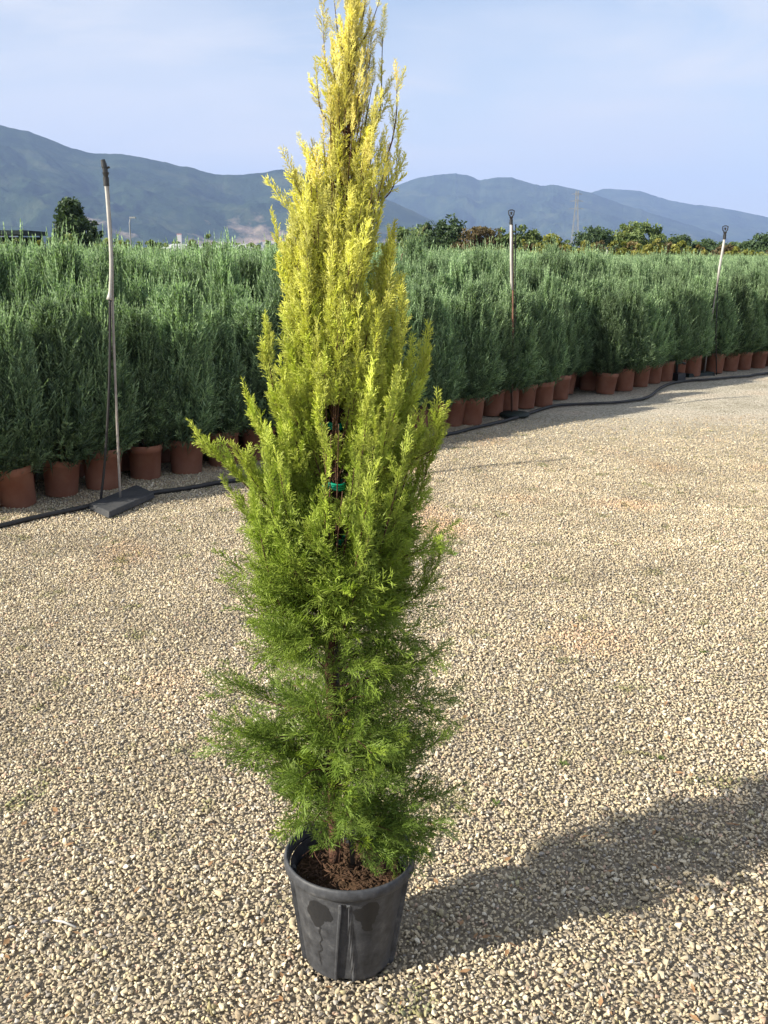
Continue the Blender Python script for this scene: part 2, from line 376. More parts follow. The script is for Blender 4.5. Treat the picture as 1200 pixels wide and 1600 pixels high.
# ------------------------------------------------------------------ mountains
def vnoise(x, y, seed=0, octv=5, gain=.5):
    out_ = np.zeros_like(x); a = 1.0; f = 1.0
    for o_ in range(octv):
        xi = np.floor(x * f).astype(np.int64); yi = np.floor(y * f).astype(np.int64); u = x * f - xi; v_ = y * f - yi
        u = u * u * (3 - 2 * u); v_ = v_ * v_ * (3 - 2 * v_)
        def h(i, j):
            s = np.sin((i * 127.1 + j * 311.7 + seed * 74.7 + o_ * 19.19)) * 43758.5453
            return s - np.floor(s)
        out_ += a * ((h(xi, yi) * (1 - u) + h(xi + 1, yi) * u) * (1 - v_) + (h(xi, yi + 1) * (1 - u) + h(xi + 1, yi + 1) * u) * v_ - .5)
        a *= gain; f *= 2
    return out_
def mountain(name, prof, Dn, Dc, seed, m, relief=.16, ext=(0, 0)):
    """prof: ridge outline as (px, py); Dn foot distance, Dc crest distance"""
    az = []; el = []
    for px, py in prof:
        x, f, u = ray(px, py); az.append(math.atan2(x, f)); el.append(u / math.hypot(x, f))
    azs = np.linspace(-1.05 if ext[0] else az[0], 1.05 if ext[1] else az[-1], 620)
    e = np.interp(azs, az, el)
    lo = azs < az[0]; hi = azs > az[-1]
    e[lo] = el[0] * (1 - .35 * np.clip((az[0] - azs[lo]) / .6, 0, 1)) if ext[0] else el[0]
    e[hi] = el[-1] * np.clip(1 - (azs[hi] - az[-1]) / .35, 0.1, 1) if ext[1] else el[-1]
    e = e + .0012 * vnoise(azs * 60, azs * 0, seed, 5, .6)
    NS = 120; s = np.linspace(0, 1.25, NS)
    A, S = np.meshgrid(azs, s)
    D = Dn + (Dc - Dn) * S
    H = np.clip(e[None, :] * Dc, 2, None)
    prf = np.where(S <= 1, (np.clip(S, 0, 1) ** 1.25), 1 - (S - 1) * 1.6)
    wx, wy = np.sin(A) * D / 900.0 + 50, np.cos(A) * D / 900.0 + 50
    ox, oy = .5 * vnoise(wx * .7, wy * .7, seed + 3, 3), .5 * vnoise(wx * .7 + 9, wy * .7, seed + 4, 3)
    gul = np.abs(vnoise(wx + ox, wy + oy, seed, 7, .55))
    spur = np.abs(vnoise(wx * .45 + oy, wy * .45 + ox, seed + 9, 4, .5))
    amp = np.clip(4 * S * (1.02 - S), 0, 1)
    Z = EYE + H * (prf - relief * 1.3 * gul * amp - relief * .9 * spur * amp)
    Z = np.where(S < .001, -5, Z)
    V = np.stack([np.sin(A) * D, np.cos(A) * D, Z], -1).reshape(-1, 3)
    ii = np.arange(V.shape[0]).reshape(NS, len(azs))
    F = np.stack([ii[:-1, :-1], ii[:-1, 1:], ii[1:, 1:], ii[1:, :-1]], -1).reshape(-1, 4)
    return props(link(name, mesh_np(name, V, F, [m], True)), kind='structure')
def mount_mat(name, bare=.62):
    m, nt, p = mat(name, (.04, .07, .03), 1, 0)
    tc = nt.nodes.new('ShaderNodeTexCoord')
    n = nd(nt, 'ShaderNodeTexNoise', Scale=.0042, Detail=9, Roughness=.68); nt.links.new(tc.outputs['Object'], n.inputs['Vector'])
    r1 = ramp(nt, n.outputs['Fac'], [(.38, (.016, .03, .016)), (.52, (.03, .05, .024)), (.68, (.065, .08, .04))])
    n2 = nd(nt, 'ShaderNodeTexNoise', Scale=.0032, Detail=7, Roughness=.62); nt.links.new(tc.outputs['Object'], n2.inputs['Vector'])
    sx = nt.nodes.new('ShaderNodeSeparateXYZ'); nt.links.new(tc.outputs['Object'], sx.inputs[0])
    zr = nd(nt, 'ShaderNodeMapRange'); zr.inputs['From Min'].default_value = 60; zr.inputs['From Max'].default_value = 330
    zr.inputs['To Min'].default_value = .17; zr.inputs['To Max'].default_value = -.1; nt.links.new(sx.outputs['Z'], zr.inputs['Value'])
    ad = nt.nodes.new('ShaderNodeMath'); ad.operation = 'ADD'; nt.links.new(n2.outputs['Fac'], ad.inputs[0]); nt.links.new(zr.outputs[0], ad.inputs[1])
    fr = nd(nt, 'ShaderNodeMapRange'); fr.inputs['From Min'].default_value = bare; fr.inputs['From Max'].default_value = bare + .12; nt.links.new(ad.outputs[0], fr.inputs['Value'])
    mx = nt.nodes.new('ShaderNodeMixRGB'); mx.inputs['Color2'].default_value = (.30, .23, .17, 1)
    nt.links.new(fr.outputs[0], mx.inputs['Fac']); nt.links.new(r1.outputs[0], mx.inputs['Color1']); nt.links.new(mx.outputs[0], p.inputs['Base Color'])
    nb = nd(nt, 'ShaderNodeTexNoise', Scale=.012, Detail=10, Roughness=.75); nt.links.new(tc.outputs['Object'], nb.inputs['Vector'])
    b = nd(nt, 'ShaderNodeBump', Strength=.7, Distance=30.); nt.links.new(nb.outputs['Fac'], b.inputs['Height']); nt.links.new(b.outputs[0], p.inputs['Normal'])
    return m
mm1, mm2 = mount_mat('mountain_forest'), mount_mat('mountain_forest_far', .68)
mountain('far_mountains', [(560, 330), (860, 330), (925, 300), (945, 295), (975, 295), (1000, 298), (1020, 305), (1050, 312), (1080, 318), (1110, 322), (1150, 328), (1200, 338)], 9500, 13000, 5, mm2, .2, (0, 1))
mountain('right_mountains', [(520, 300), (560, 297), (622, 288), (650, 278), (680, 273), (712, 270), (730, 273), (750, 280), (780, 276), (800, 276), (830, 285), (845, 289), (865, 286), (885, 292), (925, 301), (960, 314), (1010, 330), (1060, 345), (1120, 365), (1180, 392)], 7000, 10500, 9, mm2, .24)
mountain('left_mountains', [(0, 193), (40, 202), (75, 215), (110, 228), (140, 236), (190, 240), (230, 247), (270, 255), (300, 262), (325, 268), (350, 271), (380, 270), (410, 267), (440, 263), (470, 268), (520, 286), (570, 300), (620, 316), (660, 336), (700, 352), (760, 372), (820, 392)], 4200, 6800, 2, mm1, .30, (1, 0))

# ------------------------------------------------------------------ haze
hz = Geo(); hz.box((0, 0, 599), (31600, 31600, 1200))
mh = bpy.data.materials.new('haze_air'); mh.use_nodes = True; nt = mh.node_tree
nt.nodes.remove(nt.nodes['Principled BSDF'])
pv = nt.nodes.new('ShaderNodeVolumePrincipled'); pv.inputs['Density'].default_value = 7.0e-5
pv.inputs['Color'].default_value = (.40, .56, .97, 1); pv.inputs['Anisotropy'].default_value = 0.0
nt.links.new(pv.outputs[0], nt.nodes['Material Output'].inputs['Volume'])
props(hz.build('haze', mh), kind='stuff')

# ================================================================== FOLIAGE GENERATORS
def spindle(a, b, r, tip0, tip1, acc):
    """3-sided pointed twig from a to b; acc = [V, F, T]"""
    a = Vector(a); b = Vector(b); d = b - a; L = d.length
    if L < 1e-6: return
    d /= L; u = d.orthogonal().normalized(); w = d.cross(u); m_ = a + d * L * .3
    n0 = len(acc[0])
    acc[0].append(a[:]); 
    for k in range(3):
        an = 2.0944 * k; acc[0].append((m_ + (u * math.cos(an) + w * math.sin(an)) * r)[:])
    acc[0].append(b[:]); acc[2] += [tip0, (tip0 * .7 + tip1 * .3)] + [(tip0 * .7 + tip1 * .3)] * 2 + [tip1]
    for k in range(3):
        i, j = n0 + 1 + k, n0 + 1 + (k + 1) % 3
        acc[1].append((n0, j, i)); acc[1].append((i, j, n0 + 4))
def ribbon(a, b, r, tip0, tip1, acc, rg):
    a = Vector(a); b = Vector(b); d = (b - a); n_ = Vector((rg.gauss(0, 1), rg.gauss(0, 1), rg.gauss(0, 1))).cross(d)
    if n_.length < 1e-9: return
    n_.normalize(); m_ = a + d * .4; n0 = len(acc[0])
    acc[0] += [a[:], (m_ + n_ * r)[:], b[:], (m_ - n_ * r)[:]]
    acc[1] += [(n0, n0 + 1, n0 + 2), (n0, n0 + 2, n0 + 3)]
    acc[2] += [tip0, (tip0 + tip1) / 2, tip1, (tip0 + tip1) / 2]
def plume(seed, npair=13, ang=38, side=.42, sub=5, subl=.13, r=.0105, flat=.25, bend=.1):
    """unit-length feathery spray along +Z; flattened in the XZ plane"""
    rg = random.Random(seed); acc = [[], [], []]
    bx, by = rg.uniform(-bend, bend), rg.uniform(-bend, bend)
    axis = lambda t: Vector((bx * t * t, by * t * t, t))
    K = 5
    for i in range(K): spindle(axis(i / K), axis((i + 1.35) / K if i < K - 1 else 1.0), r * 1.0, i / K * .6, (i + 1) / K * .8, acc)
    for i in range(npair * 2):
        t = .06 + .90 * i / (npair * 2); s = 1 if i % 2 else -1
        a = R(ang + rg.uniform(-9, 9)); o = axis(t)
        L = side * (1 - .72 * t) * (0.55 + .45 * min(1, t * 5)) * rg.uniform(.7, 1.15)
        d = Vector((s * math.sin(a), rg.gauss(0, flat), math.cos(a))).normalized()
        e = o + d * L + Vector((0, 0, L * .12))
        spindle(o, e, r * .95, .25 + .3 * t, .95, acc)
        nsub = max(1, int(sub * L / side + .8))
        for k in range(nsub):
            for s2 in (-1, 1):
                if rg.random() < .12: continue
                q = (k + .7 + .25 * s2) / (nsub + .4); o2 = o.lerp(e, min(q, .95))
                pl_ = Vector((d.z, 0, -d.x)) * s2
                d2 = (d * .86 + pl_ * rg.uniform(.4, .62) + Vector((0, rg.gauss(0, flat * .8), .12))).normalized()
                spindle(o2, o2 + d2 * subl * rg.uniform(.65, 1.2) * (1.1 - .5 * q), r, .35 + .3 * t, 1.0, acc)
    return acc

def dir_to_euler(d, roll):
    q = Vector(d).normalized().to_track_quat('Z', 'Y') @ Matrix.Rotation(roll, 3, 'Z').to_quaternion()
    return q.to_euler()

# ================================================================== HERO TREE
m_hero = leaf_mat('golden_foliage', (.72, .78, .72), (1.10, 1.08, 1.0), .38, 'lcol', var=.22, rough=.5, spec=.3, tw=(1.25, 1.3, .7))
plc = bpy.data.collections.new('spray_shapes')
NUP, NLOW = 10, 9
for k in range(NUP):
    a = plume(100 + k, 9 + k % 4, 25 + 2.2 * k % 13, .32 + .02 * (k % 6), 3 + k % 2, .13 + .012 * (k % 5), .0135, .45, .10 + .03 * (k % 4))
    plc.objects.link(bpy.data.objects.new('spray_shape_a%02d' % k, mesh_np('spray_shape', a[0], a[1], [m_hero], False, {'tip': ('FLOAT', a[2])})))
for k in range(NLOW):
    a = plume(200 + k, 8 + k % 5, 33 + 3 * (k % 5), .42 + .03 * (k % 6), 3, .17 + .015 * (k % 4), .0098, .38, .2 + .05 * (k % 5))
    plc.objects.link(bpy.data.objects.new('spray_shape_b%02d' % k, mesh_np('spray_shape', a[0], a[1], [m_hero], False, {'tip': ('FLOAT', a[2])})))

TY = POT_XY.y
hero = empty('golden_cypress', (POT_XY.x, POT_XY.y, 0))
props(hero, 'tall golden-yellow columnar cypress with green lower branches in a ribbed black pot', 'cypress tree')
HB = Vector(hero.location)
trunk_px = [(524, 1345), (521, 1250), (518, 1100), (515, 980), (526, 850), (526, 760), (521, 690), (527, 560), (534, 420), (541, 300), (545, 200), (547, 90), (548, -8)]
tw_ = [plane_pt(x, y, TY + .01 * math.sin(i * 1.7)) for i, (x, y) in enumerate(trunk_px)]
tz = [q.z for q in tw_]
def trunk_at(z):
    z = min(max(z, tz[0]), tz[-1])
    for i in range(len(tz) - 1):
        if tz[i] <= z <= tz[i + 1]:
            return tw_[i].lerp(tw_[i + 1], (z - tz[i]) / (tz[i + 1] - tz[i]))
    return tw_[-1].copy()
def trunk_r(z): return .0125 * (1 - min(1, (z - .25) / 1.8)) ** .8 + .0016
g = Geo(); pts = catmull(tw_, 60); g.tube([q - HB for q in pts], [trunk_r(q.z) * (1 + .08 * math.sin(i * 2.3)) for i, q in enumerate(pts)], 10)
g.build('trunk', M['bark'], hero, True)
# silhouettes (px left, right) by picture row
sil = [(-8, 540, 558), (30, 518, 590), (60, 505, 598), (100, 499, 604), (150, 494, 612), (200, 493, 621), (250, 474, 622), (300, 460, 623), (350, 450, 626), (400, 438, 636), (450, 436, 641), (500, 446, 642),
       (550, 450, 652), (600, 440, 660), (650, 430, 668), (700, 400, 684), (750, 372, 690), (800, 368, 682), (850, 378, 655), (900, 385, 668), (950, 382, 680), (1000, 392, 680), (1050, 385, 690), (1100, 358, 705),
       (1150, 350, 698), (1200, 372, 692), (1250, 440, 700), (1300, 455, 680), (1350, 460, 610)]
sz_, sl_, sr_ = [], [], []
for y, l, r_ in reversed(sil):
    c_ = plane_pt(545, y, TY); sz_.append(c_.z); t0 = trunk_at(c_.z).x
    sl_.append(max(.008, t0 - plane_pt(l, y, TY).x)); sr_.append(max(.008, plane_pt(r_, y, TY).x - t0))
def env(z, az):
    l = np.interp(z, sz_, sl_); r_ = np.interp(z, sz_, sr_); c = math.cos(az); side = r_ if c > 0 else l
    fb = .5 * (l + r_) * (1.05 if z < 1.3 else .85); dm = .022 if z < 1.15 else .018 if z < 1.42 else .004 + .016 * min(1, max(0, (z - 1.7) / .2)); side = max(.006, side - dm); fb = max(.006, fb - .02)
    return math.sqrt((side * c) ** 2 + (fb * math.sin(az)) ** 2)
hr = random.Random(77)
branches = []      # (points, strength, hand)
def hand(pxs, dy=0.0, dens=1.0):
    P_ = [plane_pt(x, y, TY + dy * (i / (len(pxs) - 1))) for i, (x, y) in enumerate(pxs)]
    P_[0] = trunk_at(P_[0].z)
    k_ = .93 if P_[-1].z < 1.25 else 1.0; P_ = [P_[0] + (q - P_[0]) * k_ for q in P_]
    branches.append((catmull(P_, 12), dens, True))
for pxs, dy in [
    ([(525, 862), (470, 832), (400, 775), (350, 728), (303, 685)], -.02), ([(524, 845), (460, 800), (400, 760), (372, 722)], -.08),
    ([(523, 800), (470, 760), (425, 705), (393, 645)], .03), ([(520, 770), (470, 715), (437, 650), (424, 590), (416, 530)], -.03),
    ([(522, 740), (480, 690), (455, 640), (447, 610)], -.07),
    ([(527, 862), (600, 835), (655, 785), (688, 693)], .02), ([(527, 800), (590, 770), (645, 720), (678, 700), (684, 665)], -.05),
    ([(525, 760), (590, 700), (640, 640), (663, 570)], .04), ([(524, 740), (580, 660), (620, 580), (630, 488)], -.05),
    ([(528, 700), (585, 640), (612, 560), (618, 500)], .06), ([(525, 880), (455, 855), (400, 825), (366, 790)], .05),
    ([(516, 985), (600, 962), (660, 928), (700, 872)], .03), ([(520, 890), (600, 880), (655, 862), (690, 846)], -.04), ([(516, 950), (445, 925), (372, 890)], .02),
    ([(515, 1010), (440, 985), (380, 945)], -.05), ([(518, 1075), (600, 1052), (690, 1020)], -.06), ([(517, 1120), (430, 1100), (342, 1072)], .03),
    ([(518, 1145), (620, 1115), (716, 1078)], .02), ([(519, 1200), (430, 1188), (335, 1165)], -.03), ([(519, 1190), (435, 1160), (352, 1135)], -.06),
    ([(520, 1215), (620, 1190), (706, 1150)], -.04), ([(521, 1270), (620, 1262), (710, 1238)], .02), ([(521, 1275), (600, 1275), (690, 1288)], -.08),
    ([(521, 1290), (470, 1268), (438, 1232)], .03), ([(521, 1310), (490, 1325), (468, 1340)], -.08), ([(521, 1300), (560, 1310), (585, 1350)], -.09), ([(522, 1300), (532, 1310), (530, 1352)], -.10),
    ([(522, 1300), (600, 1320), (655, 1318)], -.04), ([(522, 1290), (600, 1285), (672, 1290)], .03), ([(522, 1300), (590, 1330), (625, 1350)], -.07), ([(521, 1300), (490, 1330), (500, 1355)], -.10), ([(515, 1170), (500, 1120), (490, 1085)], -.16), ([(518, 1010), (500, 1000), (470, 990)], -.16)]:
    hand(pxs, dy)
for pxs, dy in [([(541, 330), (505, 290), (476, 240)], .02), ([(538, 380), (490, 340), (461, 285)], -.02), ([(536, 400), (500, 380), (450, 330)], .03),
                ([(543, 300), (600, 250), (618, 190), (620, 138)], -.02), ([(544, 250), (590, 190), (598, 60)], .02), ([(546, 160), (512, 110), (505, 48)], .01), ([(545, 210), (505, 180), (495, 130)], -.01),
                ([(547, 90), (575, 50), (594, -2)], 0), ([(547, 100), (530, 60), (522, 0)], .01), ([(533, 470), (460, 440), (438, 388)], 0), ([(540, 350), (610, 300), (622, 225)], .02),
                ([(547, 70), (566, 30), (572, -10)], -.02)]:
    hand(pxs, dy, .9)
# random fill: upper ascending, lower spreading
def rand_branch(zt):
    az = hr.uniform(0, 2 * math.pi); up = min(1, max(0, (zt - .85) / .45))
    r_ = env(zt, az) * (hr.uniform(.62, 1.0) ** .8 if up > .5 else hr.uniform(.45, .9))
    rise = r_ * (.35 + 2.1 * up) + .05 * up
    z0 = max(zt - rise, .29)
    b0 = trunk_at(z0); dv = Vector((math.cos(az), math.sin(az), 0)); ctr = trunk_at(zt)
    e = Vector((ctr.x, ctr.y, zt)) + dv * r_
    m_ = b0 + dv * r_ * (.62 if up > .5 else .55) + Vector((0, 0, (e.z - b0.z) * (.33 if up > .5 else .55) + .02 * (1 - up)))
    branches.append((catmull([b0, m_, e], 12), 1.0, False))
for i in range(185): rand_branch(1.20 + .84 * ((i + .5) / 185) ** 1.2)
for i in range(48): rand_branch(.9 + .34 * (i + .5) / 48)
for i in range(52): rand_branch(.33 + .62 * (i + .5) / 52)
for i in range(20): rand_branch(.78 + .16 * (i + .5) / 20)
for i in range(18): rand_branch(.36 + .26 * (i + .5) / 18)
for i in range(12): rand_branch(.31 + .10 * hr.random())
sp_p, sp_r, sp_s, sp_i, sp_c = [], [], [], [], []
GOLD = (Vector((.80, .735, .28)), Vector((.71, .705, .20)), Vector((.57, .62, .135)), Vector((.39, .475, .088)), Vector((.245, .335, .060)), Vector((.175, .265, .050)))
TIES = [plane_pt(x, y, TY - .02) for x, y in ((521, 663), (525, 757), (527, 842))]
zz_ = lambda y: plane_pt(525, y, TY).z
GAPS = [(zz_(b), zz_(a)) for a, b in ((690, 760), (945, 1020), (1235, 1340), (215, 260), (300, 330))]
def hero_col(z, tipness):
    k = np.interp(z + hr.gauss(0, .05) + .10 * (tipness - .5), [.3, .85, 1.08, 1.30, 1.55, 1.95], [5, 4, 3, 2, 1, 0])
    i = int(min(k, 4.999)); c = GOLD[i].lerp(GOLD[i + 1], k - i)
    if z < 1.0 and hr.random() < .16: c = c.lerp(Vector((.30, .40, .04)), hr.uniform(.4, .9))
    if z > 1.7 and hr.random() < .3: c = c.lerp(Vector((.64, .50, .20)), hr.uniform(.1, .4))
    return c * hr.uniform(.82, 1.15)
def add_spray(p_, d, L, low, z, tipn, w=1.0):
    tt = trunk_at(z); dn0 = Vector(d).normalized() * L * .7; qx = p_.x + dn0.x - HB.x; qy = p_.y + dn0.y - HB.y
    if p_.z + dn0.z < .385 and math.hypot(qx, qy) > .105 and qx < .04: return
    if p_.z + dn0.z < .33 and qy < -.07: return
    if p_.y < tt.y + .005 and abs(p_.x - tt.x) < .035 and any(a < z < b for a, b in GAPS) and hr.random() < .7: return
    for q_ in TIES:
        dn_ = Vector(d).normalized()
        for f_ in (0, .35, .7, 1.0):
            e_ = p_ + dn_ * L * f_
            if e_.y < q_.y + .02 and abs(e_.x - q_.x - .012 * (q_.y - e_.y) / .1) < .026 and -.022 < e_.z - (q_.z + (q_.y - e_.y) * .22) < .026: return
    sp_p.append((p_ - HB)[:]); e_ = dir_to_euler(d, hr.uniform(0, 6.28)); sp_r.append((e_.x, e_.y, e_.z))
    sp_s.append((L * w, L * w, L)); sp_i.append(NUP + hr.randrange(NLOW) if low else hr.randrange(NUP))
    c = hero_col(z, tipn); sp_c.append((c.x, c.y, c.z, 1))
for pts, dens, hnd in branches:
    Ltot = sum((pts[i + 1] - pts[i]).length for i in range(len(pts) - 1))
    g = Geo(); rb = .0007 + .0058 * min(Ltot, .4); g.tube([q - HB for q in pts], [rb * (1 - .82 * i / 12) + .0003 for i in range(13)], 5)
    g.build('branch', M['bark'], hero, True)
    step = (.0098 if pts[-1].z < 1.6 else .0098 + .022 * min(1, (pts[-1].z - 1.6) / .3)) if pts[-1].z > 1.15 else .0142
    n_ = max(3, int(Ltot * dens / step))
    for k in range(n_):
        t = .16 + .84 * (k + hr.random() * .7) / n_
        if t > 1: t = 1
        u = t * 12; i = min(int(u), 11); p_ = pts[i].lerp(pts[i + 1], u - i); ax = (pts[i + 1] - pts[i]).normalized()
        z = p_.z; up = min(1, max(0, (z - .85) / .4)); low = hr.random() > up * 1.1
        th = hr.uniform(0, 6.28); o1 = ax.orthogonal().normalized(); sd = o1 * math.cos(th) + ax.cross(o1) * math.sin(th)
        if up > .5:
            d = ax * 1.0 + sd * hr.uniform(.25, .75) + Vector((0, 0, .85))
            L = hr.uniform(.045, .10) * (1.15 - .5 * t) * (1.0 if z < 1.75 else .8)
        else:
            d = ax * 1.0 + sd * hr.uniform(.45, .95) + Vector((0, 0, .10 + .5 * up + hr.gauss(-.03, .22)))
            L = hr.uniform(.06, .125) * (1.15 - .45 * t)
        add_spray(p_, d, L, low, z, t)
    add_spray(pts[-1] - ax * .01, ax + Vector((0, 0, .4)), hr.uniform(.05, .08) if pts[-1].z > 1.7 else hr.uniform(.06, .10), up < .3, pts[-1].z, 1, .8)
# short shoots straight off the trunk and leader
for k in range(330):
    z = .35 + 1.70 * k / 330; t0 = trunk_at(z); th = hr.uniform(0, 6.28); up = min(1, max(0, (z - .9) / .4))
    if up < .5 and hr.random() < .45: continue
    d = Vector((math.cos(th), math.sin(th), .5 + 1.2 * up)); add_spray(t0, d, hr.uniform(.04, .07) * (.75 if z > 1.85 else 1.1), up < .4, z, .4)
oc = instancer('crown', sp_p, sp_r, sp_s, sp_i, plc, 'lcol', sp_c, [m_hero]); oc.parent = hero
print('hero sprays', len(sp_p), 'pebbles', N)
# plastic ties, stake, white tag loop
g = Geo(); g.tube([Vector((.018, .022, .12)), trunk_at(.7) - HB + Vector((.012, .018, 0)), trunk_at(1.3) - HB + Vector((.006, .016, 0))], .0055, 8); g.build('stake', M['stake'], hero, True)
for (x, y) in ((521, 663), (525, 757), (527, 842)):
    q = plane_pt(x, y, TY) - HB; q.y -= .016; g = Geo()
    ang = [2 * math.pi * i / 18 for i in range(19)]
    for dz in (-.0045, 0, .0045):
        g.tube([q + Vector((.0185 * math.cos(a), .0185 * math.sin(a) + .010, dz + .002 * math.sin(a * 2))) for a in ang], .0032, 6)
    g.tube([q + Vector((-.012, -.014, 0)), q + Vector((-.024, -.022, .006)), q + Vector((-.028, -.016, -.004)), q + Vector((-.017, -.012, -.003))], .003, 6)
    g.build('tie', M['tie'], hero, True)
q = plane_pt(538, 858, TY - .03) - HB; g = Geo()
g.tube([q + Vector((.016 * math.cos(a), -.004 * math.sin(a), .018 * math.sin(a))) for a in [R(70 - 14 * i) for i in range(14)]], .0012, 5); g.build('wire_loop', M['white'], hero, True)

# ---- the black pot
m_pot, nt, p = mat('black_pot_plastic', (.05, .05, .055), .55, .4)
uv = nt.nodes.new('ShaderNodeAttribute'); uv.attribute_name = 'uvp'
sx = nt.nodes.new('ShaderNodeSeparateXYZ'); nt.links.new(uv.outputs['Vector'], sx.inputs[0])
tc = nt.nodes.new('ShaderNodeTexCoord'); nz = nd(nt, 'ShaderNodeTexNoise', Scale=30., Detail=7, Roughness=.7); nt.links.new(tc.outputs['Object'], nz.inputs['Vector'])
n2 = nd(nt, 'ShaderNodeTexNoise', Scale=16., Detail=6); nt.links.new(tc.outputs['Object'], n2.inputs['Vector'])
dust = ramp(nt, nz.outputs['Fac'], [(.34, (.024, .025, .028)), (.56, (.055, .057, .062)), (.74, (.12, .12, .118))])
def mth(op, a, b=None, c=None):
    q = nt.nodes.new('ShaderNodeMath'); q.operation = op
    for i, v_ in enumerate((a, b, c)):
        if v_ is None: continue
        if isinstance(v_, (int, float)): q.inputs[i].default_value = v_
        else: nt.links.new(v_, q.inputs[i])
    return q.outputs[0]
wob = mth('MULTIPLY', mth('SUBTRACT', n2.outputs['Fac'], .5), .07)
us = mth('ADD', sx.outputs['X'], wob); vsn = sx.outputs['Y']
def blob(u0, v0, a, b, pw=2):
    du = mth('DIVIDE', mth('SUBTRACT', us, u0), a); dv = mth('DIVIDE', mth('SUBTRACT', vsn, v0), b)
    # narrows downwards: widen du below centre
    k = mth('ADD', 1.0, mth('MULTIPLY', mth('MAXIMUM', mth('MULTIPLY', dv, -1.0), 0.0), .9))
    d2 = mth('ADD', mth('POWER', mth('ABSOLUTE', mth('MULTIPLY', du, k)), 2.0), mth('POWER', mth('ABSOLUTE', dv), 2.0))
    return mth('LESS_THAN', d2, 1.0)
st = mth('MAXIMUM', blob(-.062, .182, .031, .038), blob(.050, .185, .030, .042))
run1 = mth('MULTIPLY', mth('LESS_THAN', mth('ABSOLUTE', mth('SUBTRACT', us, -.054)), .0022), mth('MULTIPLY', mth('LESS_THAN', vsn, .16), mth('GREATER_THAN', vsn, .035)))
st = mth('MAXIMUM', st, run1)
mxs = nt.nodes.new('ShaderNodeMixRGB'); mxs.inputs['Color2'].default_value = (.009, .009, .010, 1)
nt.links.new(mth('MULTIPLY', st, mth('ADD', .55, mth('MULTIPLY', nz.outputs['Fac'], .5))), mxs.inputs['Fac']); nt.links.new(dust.outputs[0], mxs.inputs['Color1']); nt.links.new(mxs.outputs[0], p.inputs['Base Color'])
bmp = nd(nt, 'ShaderNodeBump', Strength=.25, Distance=.004); nt.links.new(nz.outputs['Fac'], bmp.inputs['Height']); nt.links.new(bmp.outputs[0], p.inputs['Normal'])
def pot_body(Rt, Rb, Hh, n=240):
    rows = [0, .004, .02, .05, .09, .13, .17, .205, .222, .2255, .236, .2455]
    Vv, Uu, Ff = [], [], []
    for zi, z in enumerate(rows):
        base = Rb + (Rt - .008 - Rb) * z / Hh
        for k in range(n):
            a = 2 * math.pi * k / n
            th = (a + math.pi / 2 + .05 + math.pi) % (2 * math.pi) - math.pi     # 0 at the front (camera side)
            dr = 0
            for c0 in (0, math.pi / 2 + .0, -math.pi / 2, math.pi):
                dth = abs((th - c0 + math.pi) % (2 * math.pi) - math.pi) * base
                wch = .005 + .013 * (1 - z / .236)
                if z < .224:
                    if dth < wch: dr = -.0075
                    elif dth < wch + .006: dr = .0025
                    elif dth < wch + .013: dr = .0
            for c0 in (1.32, -1.32):
                dth = abs((th - c0 + math.pi) % (2 * math.pi) - math.pi) * base
                if dth < .008 and z < .232: dr = .0085
            if zi == 0: base_ = base - .003
            else: base_ = base
            rr = base_ + dr
            Vv.append((rr * math.cos(a), rr * math.sin(a), z)); Uu.append((th * base, z, 0))
    for i in range(len(rows) - 1):
        for k in range(n):
            A, B = i * n + k, i * n + (k + 1) % n; Ff.append((A, B, B + n, A + n))
    c = len(Vv); Vv.append((0, 0, .006)); Uu.append((0, 0, 0))
    me = mesh_np('pot', np.array(Vv[:-1]), np.array(Ff), [m_pot], False, {'uvp': ('FLOAT_VECTOR', np.array(Uu[:-1], np.float32))})
    return me
RT = .1475
pot = link('pot', pot_body(RT, .102, .27), hero); pot.rotation_euler = (R(-.6), R(1.0), 0); pot.location = (0, 0, .001)
g = Geo(); g.lathe([(RT - .009, .243), (RT + .001, .2435), (RT + .0035, .247), (RT + .0045, .255), (RT + .0035, .266), (RT + .001, .2705), (RT - .002, .2715), (RT - .0045, .269), (RT - .0055, .26), (RT - .0095, .2475)], 96)
ro = g.build('rim', m_pot, pot, True)
g = Geo(); sg = random.Random(3); rings = [0, .03, .06, .09, .108, .1225]
vs_ = [(0, 0, .222)]; fs_ = []
for ri, rr in enumerate(rings[1:]):
    for k in range(28): a = 2 * math.pi * k / 28; vs_.append((rr * math.cos(a), rr * math.sin(a), .215 + sg.uniform(-.005, .005)))
for k in range(28): fs_.append((0, 1 + k, 1 + (k + 1) % 28))
for ri in range(4):
    for k in range(28): A, B = 1 + ri * 28 + k, 1 + ri * 28 + (k + 1) % 28; fs_.append((A, A + 28, B + 28, B))
g.add(vs_, fs_); g.build('soil', M['soil'], hero, True)
g = Geo()
for k in range(420):
    a, rr = sg.uniform(0, 6.28), (.118) * math.sqrt(sg.random()); L = sg.uniform(.008, .026); z = .220 + sg.random() * .008
    an = sg.uniform(0, 3.14); d = Vector((math.cos(an), math.sin(an), sg.uniform(-.25, .25))) * L / 2; c = Vector((rr * math.cos(a), rr * math.sin(a), z))
    if (c + d).xy.length > .1215 or (c - d).xy.length > .1215: continue
    g.tube([c - d, c, c + d], [.0006, sg.uniform(.001, .003), .0006], 4)
o = g.build('bark_mulch', M['mulch'], hero); o['kind'] = 'stuff'

